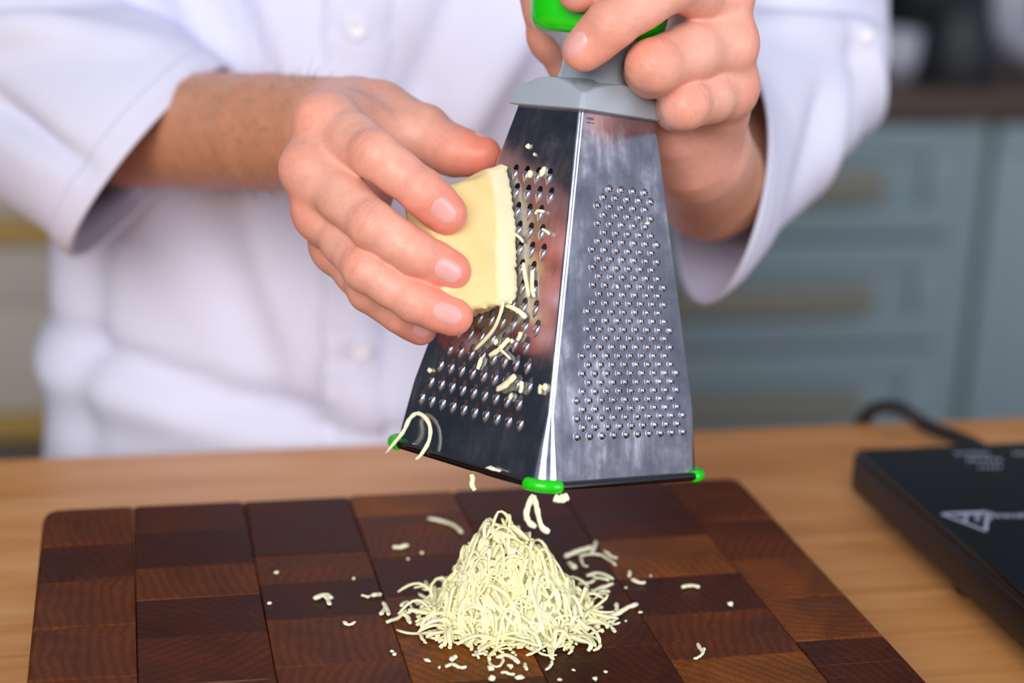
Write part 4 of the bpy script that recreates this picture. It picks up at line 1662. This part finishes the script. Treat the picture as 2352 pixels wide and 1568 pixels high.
# corner positions as (along ct, along n, along cv): the block narrows away from the grater
Bc = (top_c + bot_c) / 2
FC = Field(np.minimum.reduce([w2c(Bc)]) - 0.062, w2c(Bc) + np.array([0.045, 0.062, 0.062]), 0.0007)
Xg, Yg, Zg = np.meshgrid(*FC.ax, indexing='ij')
q = np.stack([Xg, Yg, Zg], -1).astype(np.float32)
q = q - w2c(Bc).astype(np.float32)
ctc, ncc, cvc = M.T @ ct, M.T @ NL, M.T @ cv
t_, n_, v_ = q @ ctc.astype(np.float32), q @ ncc.astype(np.float32), q @ cvc.astype(np.float32)
del q
NW = 0.034
s = np.clip(n_ / NW, -0.2, 1.3)
tmax = -0.0005 - 0.0150 * s - 0.0035 * np.sin(np.clip(s, 0, 1) * 3.14) * 0.5 - 0.0016 * (v_ / 0.03) ** 2
stp = np.clip((n_ - 0.0080 - 0.0012 * np.sin(v_ * 95)) / 0.0022, 0, 1)
tmax = tmax + (0.0016 + 0.0005 * np.sin(v_ * 150 + 1)) * (1 - stp * stp * (3 - 2 * stp)) - 0.0014 * np.clip(1 - n_ / 0.003, 0, 1) ** 2
tmin = -0.034 + 0.004 * s
vtop = hgt / 2 - 0.0010 - 0.0135 * s - 0.0022 * np.clip((n_ - 0.008) / 0.002, 0, 1)
vbot = -hgt / 2 + 0.0018 - 0.0085 * np.minimum(s, 0.65) + 0.020 * np.clip(s - 0.6, 0, 1)
dx = np.maximum(t_ - tmax, tmin - t_)
dy = np.maximum(v_ - vtop, vbot - v_)
dz = np.maximum(n_ - (0.0315 + 0.11 * v_), 0.0006 - n_)
rad = 0.0028
ax_, ay_, az_ = dx + rad, dy + rad, dz + rad
f = np.sqrt(np.maximum(ax_, 0) ** 2 + np.maximum(ay_, 0) ** 2 + np.maximum(az_, 0) ** 2) + np.minimum(np.maximum(np.maximum(ax_, ay_), az_), 0) - rad
# crumbly texture: strong at the grated edge and the lower end, faint elsewhere
edge = np.clip(1 - n_ / 0.005, 0, 1) + np.clip(1 - (v_ - vbot) / 0.004, 0, 1)
rc = np.random.default_rng(9)
rough = np.zeros_like(f)
for _ in range(7):
    d_ = rc.normal(size=3)
    d_ = d_ / np.linalg.norm(d_) * rc.uniform(900, 2600)
    rough += np.sin(t_ * d_[0] + n_ * d_[1] + v_ * d_[2] + rc.uniform(0, 6.3))
f = f + (0.00016 * rough * np.clip(edge, 0, 1) + 0.00022 * np.sin(t_ * 330 + v_ * 210) * np.sin(v_ * 290 - n_ * 350)).astype(np.float32)
del rough
Vc, Qc = surface_nets(FC, f.astype(np.float32))
Vc = relax(Vc, Qc, 1)
a, b, c = Vc[Qc[:, 0]] - Vc.mean(0), Vc[Qc[:, 1]] - Vc.mean(0), Vc[Qc[:, 2]] - Vc.mean(0)
if np.einsum('ij,ij->i', a, np.cross(b, c)).sum() < 0:
    Qc = Qc[:, ::-1]
Vw = c2w(Vc)
org = np.array([Vw[:, 0].mean(), Vw[:, 1].mean(), Vw[:, 2].min()])
me = quadmesh('cheese_block', Vw - org, Qc)
q_ = Vc - w2c(Bc)
pn, pt = q_ @ ncc, q_ @ ctc
pl = np.clip((0.0092 - pn) / 0.0015, 0, 1) * np.clip((pt + 0.012) / 0.003, 0, 1)
at = me.attributes.new('pale', 'FLOAT', 'POINT')
at.data.foreach_set('value', pl.astype(np.float32))
o = link('cheese_block', me, MT['cheese'], None, org)
tag(o, 'pale yellow block of hard cheese pressed against the grater by the fingers', 'cheese')


# ------------------------------------------------------------------ shreds
def noodle(path, w, th, rs, flat=None):
    """rough ribbon of cheese: hexagonal section with uneven width"""
    P_ = np.asarray(path, float)
    n = len(P_)
    T = np.gradient(P_, axis=0)
    T /= np.linalg.norm(T, axis=1)[:, None] + 1e-12
    up = np.array([0, 0, 1.0]) if flat is None else np.asarray(flat, float)
    up = nrm(up + rs.normal(size=3) * 0.35)
    V = []
    for i in range(n):
        a = nrm(np.cross(T[i], up))
        b = np.cross(a, T[i])
        s = i / (n - 1)
        e = min(1.0, 0.72 + 3.2 * min(s, 1 - s))
        ww = w / 2 * e * rs.uniform(0.80, 1.15)
        tt = th / 2 * e * rs.uniform(0.85, 1.1)
        for (x, y) in ((1, 0.15), (0.62, 0.95), (-0.62, 0.95), (-1, 0.1), (-0.6, -0.95), (0.6, -0.95)):
            V.append(P_[i] + a * ww * x + b * tt * y)
    Fc = []
    for i in range(n - 1):
        for k in range(6):
            k2 = (k + 1) % 6
            Fc.append((i * 6 + k, i * 6 + k2, (i + 1) * 6 + k2, (i + 1) * 6 + k))
    Fc.append((5, 4, 3, 2, 1, 0))
    Fc.append(tuple((n - 1) * 6 + k for k in range(6)))
    return np.array(V), Fc


def crumb(c, r, rs, up=None):
    bm = bmesh.new()
    bmesh.ops.create_icosphere(bm, subdivisions=2, radius=1)
    V = np.array([tuple(v.co) for v in bm.verts])
    Fc = [tuple(v.index for v in f.verts) for f in bm.faces]
    bm.free()
    k = 1 + 0.42 * wob(V, int(rs.integers(1e6)), 3.4)[:, None] + rs.normal(size=(len(V), 1)) * 0.11
    V = V * k * r * np.array([rs.uniform(0.8, 1.4), rs.uniform(0.7, 1.1), rs.uniform(0.55, 0.85)])
    a = rs.uniform(0, 6.28)
    R_ = np.array([[math.cos(a), -math.sin(a), 0], [math.sin(a), math.cos(a), 0], [0, 0, 1]])
    V = V @ R_.T
    if up is None:
        V[:, 2] -= V[:, 2].min()
    return V + c, Fc


rsn = np.random.default_rng(23)
# the pile: one heap of shreds nobody could count
PC = G(1172, 1415)
PEAK = np.array([-0.006, 0.004])
PR, PH = 0.0265, 0.0345


def pile_z(x, y):
    q = np.array([x, y]) / (PR * np.array([1.12, 1.0]))
    r = math.hypot(*q)
    return PH * max(0.0, 1 - r) ** 0.9 * (1.0 if r < 1 else 0)


parts_ = []
# core
core = []
for i in range(14):
    s = i / 13
    for k in range(28):
        a = 2 * math.pi * k / 28
        r = (1 - s) ** (1 / 1.5) * PR * 0.95
        core.append((PC[0] + PEAK[0] * s + 1.12 * r * math.cos(a), PC[1] + PEAK[1] * s + r * math.sin(a), PH * 0.93 * s + 0.0002))
parts_.append((np.array(core), grid_faces(14, 28) + [tuple(13 * 28 + k for k in range(28))]))
for i in range(1000):
    # start point on the cone
    u = math.sqrt(rsn.uniform(0.0, 1.22))
    a = rsn.uniform(0, 6.283)
    L = rsn.uniform(0.007, 0.020) if rsn.random() < 0.75 else rsn.uniform(0.003, 0.007)
    n = 9 if L > 0.008 else 6
    # direction on the surface: mix of fall line and round about
    hd = a + rsn.choice((-1, 1)) * (math.pi / 2 + rsn.normal() * 0.35) if rsn.random() < 0.62 else rsn.uniform(0, 6.283)
    kap = rsn.normal() * 110
    x, y = u * PR * 1.12 * math.cos(a), u * PR * math.sin(a)
    pts = []
    lift = abs(rsn.normal()) * 0.0018 + 0.0003
    arch = abs(rsn.normal()) * 0.0016 if rsn.random() < 0.5 else 0
    for j in range(n):
        s = j / (n - 1)
        r = math.hypot(x / (PR * 1.12), y / PR)
        z = PH * max(0.0, 1 - r ** 1.5)
        sh = 1 - min(1, r)
        pts.append((PC[0] + x + PEAK[0] * sh, PC[1] + y + PEAK[1] * sh, max(z + lift + arch * math.sin(math.pi * s) * 2, 0.0009)))
        slope = 1.0 if r > 1 else 0.72
        x += math.cos(hd) * L / (n - 1) * slope
        y += math.sin(hd) * L / (n - 1) * slope
        hd += kap * L / (n - 1) + rsn.normal() * 0.10
    parts_.append(noodle(pts, rsn.uniform(0.0012, 0.0020), rsn.uniform(0.0008, 0.0011), rsn))
for i in range(260):
    a = rsn.uniform(0, 6.283)
    r = PR * rsn.uniform(0.9, 1.32)
    parts_.append(crumb(np.array([PC[0] + 1.12 * r * math.cos(a), PC[1] + r * math.sin(a), 0.0002]), rsn.uniform(0.0006, 0.0013), rsn))
pv, pf = merge(parts_)
o = put('grated_cheese_pile', pv, pf, MT['heap'], origin=np.array([PC[0], PC[1], 0.0]))
tag(o, 'heap of finely grated pale yellow cheese in the middle of the cutting board', 'grated cheese', kind='stuff')

ORD = ['', 'second ', 'third ', 'fourth ', 'fifth ', 'sixth ', 'seventh ', 'eighth ', 'ninth ', 'tenth ', 'eleventh ', 'twelfth ', 'thirteenth ', 'fourteenth ', 'fifteenth ', 'sixteenth ', 'seventeenth ', 'eighteenth ', 'nineteenth ', 'twentieth ']
# loose pieces on the board: pixel path or (pixel, size); z is the board
loose = []          # (kind, [(px,py)...], size mm)
S = lambda *p, w=1.8: loose.append(('shred', p, w))
K = lambda x, y, r: loose.append(('crumb', ((x, y),), r))
S((983, 1193), (1008, 1196), (1035, 1204), (1052, 1216), (1060, 1226), w=2.2)
S((902, 1259), (920, 1257), (938, 1254), w=2.2)
K(969, 1272, 0.9); K(937, 1286, 0.8)
K(635, 1318, 1.0); K(813, 1332, 0.8); K(619, 1388, 0.8)
S((722, 1376), (738, 1370), (752, 1368), (762, 1374), w=2.6); S((745, 1370), (754, 1380), (757, 1391), w=2.0)
S((830, 1369), (842, 1371), (852, 1370), w=1.6); S((854, 1371), (866, 1368), (876, 1365), w=2.0)
S((880, 1386), (884, 1396), (880, 1406), (873, 1414), w=1.9); S((884, 1394), (892, 1404), (892, 1415), w=1.8)
S((788, 1431), (797, 1436), (808, 1434), (816, 1431), w=1.7)
S((887, 1432), (905, 1424), (920, 1416), (932, 1404), w=2.0); S((924, 1412), (936, 1420), (943, 1433), w=1.9); S((921, 1402), (930, 1408), (944, 1410), w=1.6)
S((922, 1394), (930, 1386), (938, 1382), w=2.1); S((938, 1384), (944, 1394), (947, 1402), w=1.3)
S((955, 1411), (968, 1404), (982, 1400), (992, 1402), w=1.9); S((978, 1392), (982, 1400), (988, 1408), w=1.3)
S((959, 1438), (964, 1428), (972, 1424), (980, 1429), w=2.0)
K(1003, 1441, 1.5); K(1022, 1431, 1.1)
S((966, 1457), (969, 1468), (979, 1478), w=1.6)
K(1014, 1489, 1.1); K(1033, 1491, 0.9); S((1008, 1476), (1016, 1472), (1024, 1470), w=1.3)
K(900, 1498, 0.8); K(905, 1506, 0.9); K(981, 1520, 1.2); K(1009, 1535, 0.8)
S((1036, 1519), (1040, 1512), (1050, 1510), w=2.3); S((1024, 1534), (1036, 1528), (1054, 1534), (1071, 1532), w=1.9)
S((1084, 1504), (1100, 1504), (1117, 1501), w=1.6); S((1092, 1494), (1096, 1506), (1100, 1512), w=1.4)
S((1122, 1514), (1128, 1528), (1140, 1534), (1152, 1528), (1156, 1516), (1150, 1508), w=1.4)
K(1126, 1541, 1.4); K(1172, 1536, 1.2); S((1150, 1546), (1164, 1546), (1182, 1550), w=1.6); K(1194, 1560, 1.6); K(1131, 1562, 1.4)
S((1140, 1510), (1160, 1506), (1178, 1514), (1192, 1524), w=2.2); S((1206, 1524), (1206, 1534), (1211, 1541), w=1.5)
S((1268, 1520), (1264, 1530), (1254, 1541), w=1.5); K(1262, 1499, 0.7); K(1381, 1486, 0.5); K(1317, 1541, 0.7); K(1390, 1545, 0.7); K(1367, 1563, 1.0); K(1285, 1564, 0.7)
S((1296, 1281), (1316, 1274), (1336, 1266), (1362, 1258), w=2.2); S((1360, 1270), (1366, 1256), (1368, 1243), w=1.8); S((1330, 1280), (1352, 1276), (1374, 1276), (1396, 1284), (1414, 1300), w=1.7); S((1388, 1268), (1400, 1276), (1416, 1284), w=1.8); S((1334, 1284), (1338, 1298), (1350, 1303), w=1.5)
K(1316, 1306, 1.5); K(1310, 1300, 1.2)
S((1328, 1344), (1348, 1340), (1366, 1334), w=1.7); S((1348, 1324), (1366, 1318), (1386, 1322), (1408, 1332), w=1.8); S((1360, 1326), (1380, 1330), (1398, 1336), w=1.5); S((1362, 1362), (1382, 1350), (1408, 1342), w=1.8); S((1370, 1370), (1384, 1360), (1400, 1362), w=1.8); S((1356, 1356), (1376, 1354), (1392, 1352), w=1.4)
S((1446, 1314), (1446, 1326), w=1.6); S((1450, 1332), (1464, 1338), (1482, 1338), w=1.8)
K(1494, 1323, 0.6); K(1437, 1351, 0.6)
S((1566, 1352), (1580, 1346), (1592, 1348), (1606, 1352), w=1.7); K(1676, 1393, 1.3)
S((1332, 1430), (1360, 1431), (1390, 1424), (1416, 1414), (1440, 1400), (1464, 1390), w=2.1); S((1414, 1386), (1416, 1396), (1418, 1406), w=1.9); S((1384, 1416), (1400, 1408), w=1.7); S((1402, 1438), (1408, 1448), (1414, 1453), w=1.6); S((1398, 1428), (1412, 1434), (1424, 1432), w=1.4)
S((1316, 1452), (1340, 1458), (1364, 1456), (1384, 1448), w=1.7); S((1322, 1440), (1330, 1448), (1350, 1446), w=1.3)
K(1470, 1408, 0.7); K(1437, 1428, 0.6)
S((1602, 1478), (1606, 1488), (1614, 1498), (1612, 1506), (1600, 1514), (1594, 1513), w=1.5); S((1614, 1498), (1619, 1490), w=1.1)
S((1180, 1470), (1210, 1486), (1236, 1498), w=1.7); S((1246, 1474), (1272, 1488), (1296, 1486), (1310, 1480), w=1.7)

pc_px = np.array([1175, 1400.0])
recs = []
for (kind, pts, w) in loose:
    c = np.mean(np.array(pts, float), 0)
    d = c - pc_px
    side = ('behind' if (d[1] < -95 and abs(d[0]) < 260) else 'in front of' if (d[1] > 62 and abs(d[0]) < 190) else 'left of' if d[0] < 0 else 'right of')
    recs.append(dict(kind=kind, pts=pts, w=w, side=side, dist=float(np.hypot(d[0], d[1] * 1.8))))
for kind in ('shred', 'crumb'):
    for side in ('behind', 'in front of', 'left of', 'right of'):
        sel = sorted([r for r in recs if r['kind'] == kind and r['side'] == side], key=lambda r: r['dist'])
        for i, r in enumerate(sel):
            if len(sel) > 1:
                r['label'] = f"{'thin' if kind == 'shred' else 'tiny'} cheese {kind} on the board {side} the heap, {ORD[i]}nearest to it"
            else:
                r['label'] = f"{'thin' if kind == 'shred' else 'tiny'} cheese {kind} lying alone on the board {side} the heap"
for r in recs:
    if r['kind'] == 'shred':
        P3 = np.array([G(x, y, r['w'] * 0.00032) for x, y in r['pts']])
        n = max(6, 3 * len(P3))
        path = smooth_path(P3, n)
        path[:, 2] += 0.0004 + 0.0006 * np.abs(np.sin(np.linspace(0, 3, n) + rsn.uniform(0, 3)))
        path[1:-1, :2] += rsn.normal(size=(n - 2, 2)) * 0.00012
        v, f = noodle(path, r['w'] * mm, r['w'] * 0.00062, rsn)
        v[:, 2] -= v[:, 2].min() - 0.00004
        o = put('cheese_shred', v, f, MT['shred'])
    else:
        v, f = crumb(G(*r['pts'][0], 0.0), r['w'] * mm, rsn)
        v[:, 2] -= v[:, 2].min() - 0.00004
        o = put('cheese_crumb', v, f, MT['shred'])
    tag(o, r['label'], 'cheese shred' if r['kind'] == 'shred' else 'cheese crumb', 'cheese shreds scattered on the board' if r['kind'] == 'shred' else 'cheese crumbs scattered on the board')

# ---- shreds clinging to the left face and rim: (name, pixel path, stand-off mm, width mm, label)
cling = [
    (((1157, 690), (1150, 718), (1136, 752), (1114, 780), (1090, 803)), (6, 5, 3.4, 2, 1.2), 2.2, 'long white cheese shred hanging from the lower end of the cheese block'),
    (((1160, 700), (1180, 708), (1196, 718), (1208, 730)), (3, 2.4, 1.8, 1.2), 2.2, 'short white cheese shred stuck right of the long hanging one, below the cheese block'),
    (((1124, 702), (1140, 694), (1160, 690), (1176, 694)), (9, 7, 5, 3.6), 2.0, 'white cheese shred lying across the lower edge of the cheese block'),
    (((1202, 604), (1206, 630), (1211, 658), (1214, 682)), (1.8, 1.6, 1.4, 1.2), 2.2, 'straight white cheese shred standing on the grater right beside the cheese block'),
    (((1223, 620), (1222, 645), (1223, 668), (1227, 682)), (1.4, 1.3, 1.2, 1.1), 2.0, 'straight white cheese shred second from the cheese block, on the dark grater face'),
    (((1170, 533), (1184, 538), (1194, 546), (1202, 556)), (3.2, 2.6, 1.8, 1.2), 1.7, 'small hooked cheese shred at the middle of the grated edge of the block'),
    (((1124, 816), (1142, 806), (1156, 792), (1170, 777)), (1.2, 1.3, 1.3, 1.2), 2.2, 'slanting cheese shred on the dark grater face, below the hanging shred'),
    (((1148, 803), (1160, 812), (1172, 824)), (1.4, 1.2, 1.1), 1.9, 'short cheese shred crossing the slanting one on the dark grater face'),
    (((1106, 820), (1102, 834), (1097, 848)), (1.2, 1.1, 1.0), 1.8, 'short upright cheese shred on the dark face left of the crossed shreds'),
    (((1142, 894), (1158, 886), (1172, 874), (1184, 862)), (1.5, 1.6, 1.5, 1.2), 3.2, 'thick cheese shred low on the dark grater face among the holes'),
    (((1194, 902), (1198, 890), (1197, 876)), (1.3, 1.3, 1.2), 2.4, 'stubby cheese shred right of the thick one, low on the dark grater face'),
    (((1240, 904), (1240, 892), (1243, 884)), (1.0, 1.0, 1.0), 2.2, 'stubby cheese shred beside the front edge of the grater'),
    (((1188, 782), (1194, 772), (1196, 762)), (1.0, 1.1, 1.0), 1.8, 'small cheese shred right of the slanting one, over a hole'),
    (((1230, 492), (1234, 484), (1250, 486)), (1.2, 1.2, 1.2), 1.6, 'small bent cheese shred near the upper holes in the reflection of the block'),
    (((1245, 526), (1254, 531), (1262, 537)), (1.2, 1.2, 1.2), 1.6, 'small straight cheese shred below the bent one near the upper holes'),
    (((1112, 1081), (1126, 1077), (1140, 1082), (1150, 1088)), (1.8, 1.9, 1.9, 1.8), 2.6, 'thick cheese shred lying along the lower wire rim of the dark face'),
]
for (pp, offs_, w, lab) in cling:
    P3 = np.array([on_left(x, y, o_ * mm) for (x, y), o_ in zip(pp, offs_)])
    n = max(7, 3 * len(P3))
    v, f = noodle(smooth_path(P3, n), w * mm, w * 0.0006, rsn, flat=NL)
    o = put('cheese_shred', v, f, MT['shred'])
    tag(o, lab, 'cheese shred', 'cheese shreds clinging to the grater')
cr = [(1212, 336, 1.0), (1228, 354, 0.7), (1218, 400, 1.6), (1245, 396, 1.5), (1252, 888, 1.2), (1174, 909, 1.3), (987, 851, 1.2), (1176, 784, 1.0), (1138, 786, 1.3), (1037, 1054, 1.0), (1045, 1058, 0.8), (1090, 1071, 1.1), (1148, 1094, 1.2), (1187, 1100, 1.3), (947, 1022, 0.8), (955, 1030, 0.8)]
cr.sort(key=lambda q: q[1])
for i, (x, y, r) in enumerate(cr):
    v, f = crumb(np.zeros(3), r * mm, rsn, up=1)
    c = on_left(x, y, r * 0.6 * mm)
    R_ = np.c_[UL, VL, NL]
    o = put('cheese_crumb', v @ R_.T + c, f, MT['shred'])
    tag(o, f'tiny cheese crumb stuck to the dark left grater face, {ORD[i]}highest', 'cheese crumb', 'cheese crumbs stuck to the grater')
# right face: two crumbs caught among the bumps
for (x, y, r, lab) in ((1487, 512, 0.9, 'upper of two cheese crumbs caught among the small round bumps'), (1419, 660, 0.8, 'lower of two cheese crumbs caught among the small round bumps')):
    v, f = crumb(np.zeros(3), r * mm, rsn, up=1)
    o = put('cheese_crumb', v + on_right(x, y, 0.0012), f, MT['shred'])
    tag(o, lab, 'cheese crumb', 'cheese crumbs stuck to the grater')
# big loop standing off the lower left corner
lp = [((886, 1041), 5), ((925, 993), 5), ((940, 963), 3.2), ((958, 949), 2.4), ((977, 959), 2.2), ((988, 982), 2.4), ((985, 1013), 3.0), ((968, 1043), 4.0), ((955, 1055), 4.4)]
v, f = noodle(smooth_path(np.array([on_left(x, y, o_ * mm) for (x, y), o_ in lp]), 34), 1.7 * mm, 1.1 * mm, rsn, flat=NL)
o = put('cheese_shred', v, f, MT['shred'])
tag(o, 'long looped cheese shred hanging over the lower left corner of the grater', 'cheese shred', 'cheese shreds clinging to the grater')
# shreds hanging below the rim
dfr = float((M.T @ (g2w([gbx / 2, -gby / 2, 0]) - CAM))[2])
for (pp, d, w, lab) in ((((1083, 1088), (1086, 1100), (1084, 1112), (1091, 1126)), 0.648, 2.3, 'short cheese shred hanging under the wire rim left of the front green cap'),
                        (((1226, 1136), (1214, 1160), (1209, 1182), (1216, 1200), (1232, 1210)), dfr + 0.001, 2.4, 'left strand of the forked cheese shred hanging under the front green cap'),
                        (((1226, 1138), (1233, 1165), (1238, 1190), (1246, 1212), (1262, 1222)), dfr, 2.3, 'right strand of the forked cheese shred hanging under the front green cap'),
                        (((1272, 1142), (1284, 1146), (1296, 1143), (1306, 1139)), dfr + 0.004, 3.4, 'lumpy cheese shred stuck below the rim right of the front green cap')):
    v, f = noodle(smooth_path(np.array([W(x, y, d) for x, y in pp]), 14), w * mm, w * 0.0007, rsn, flat=-M[:, 2])
    o = put('cheese_shred', v, f, MT['shred'])
    tag(o, lab, 'cheese shred', 'cheese shreds clinging to the grater')

for o in SC.objects:
    if '_org' in o.keys():
        del o['_org']
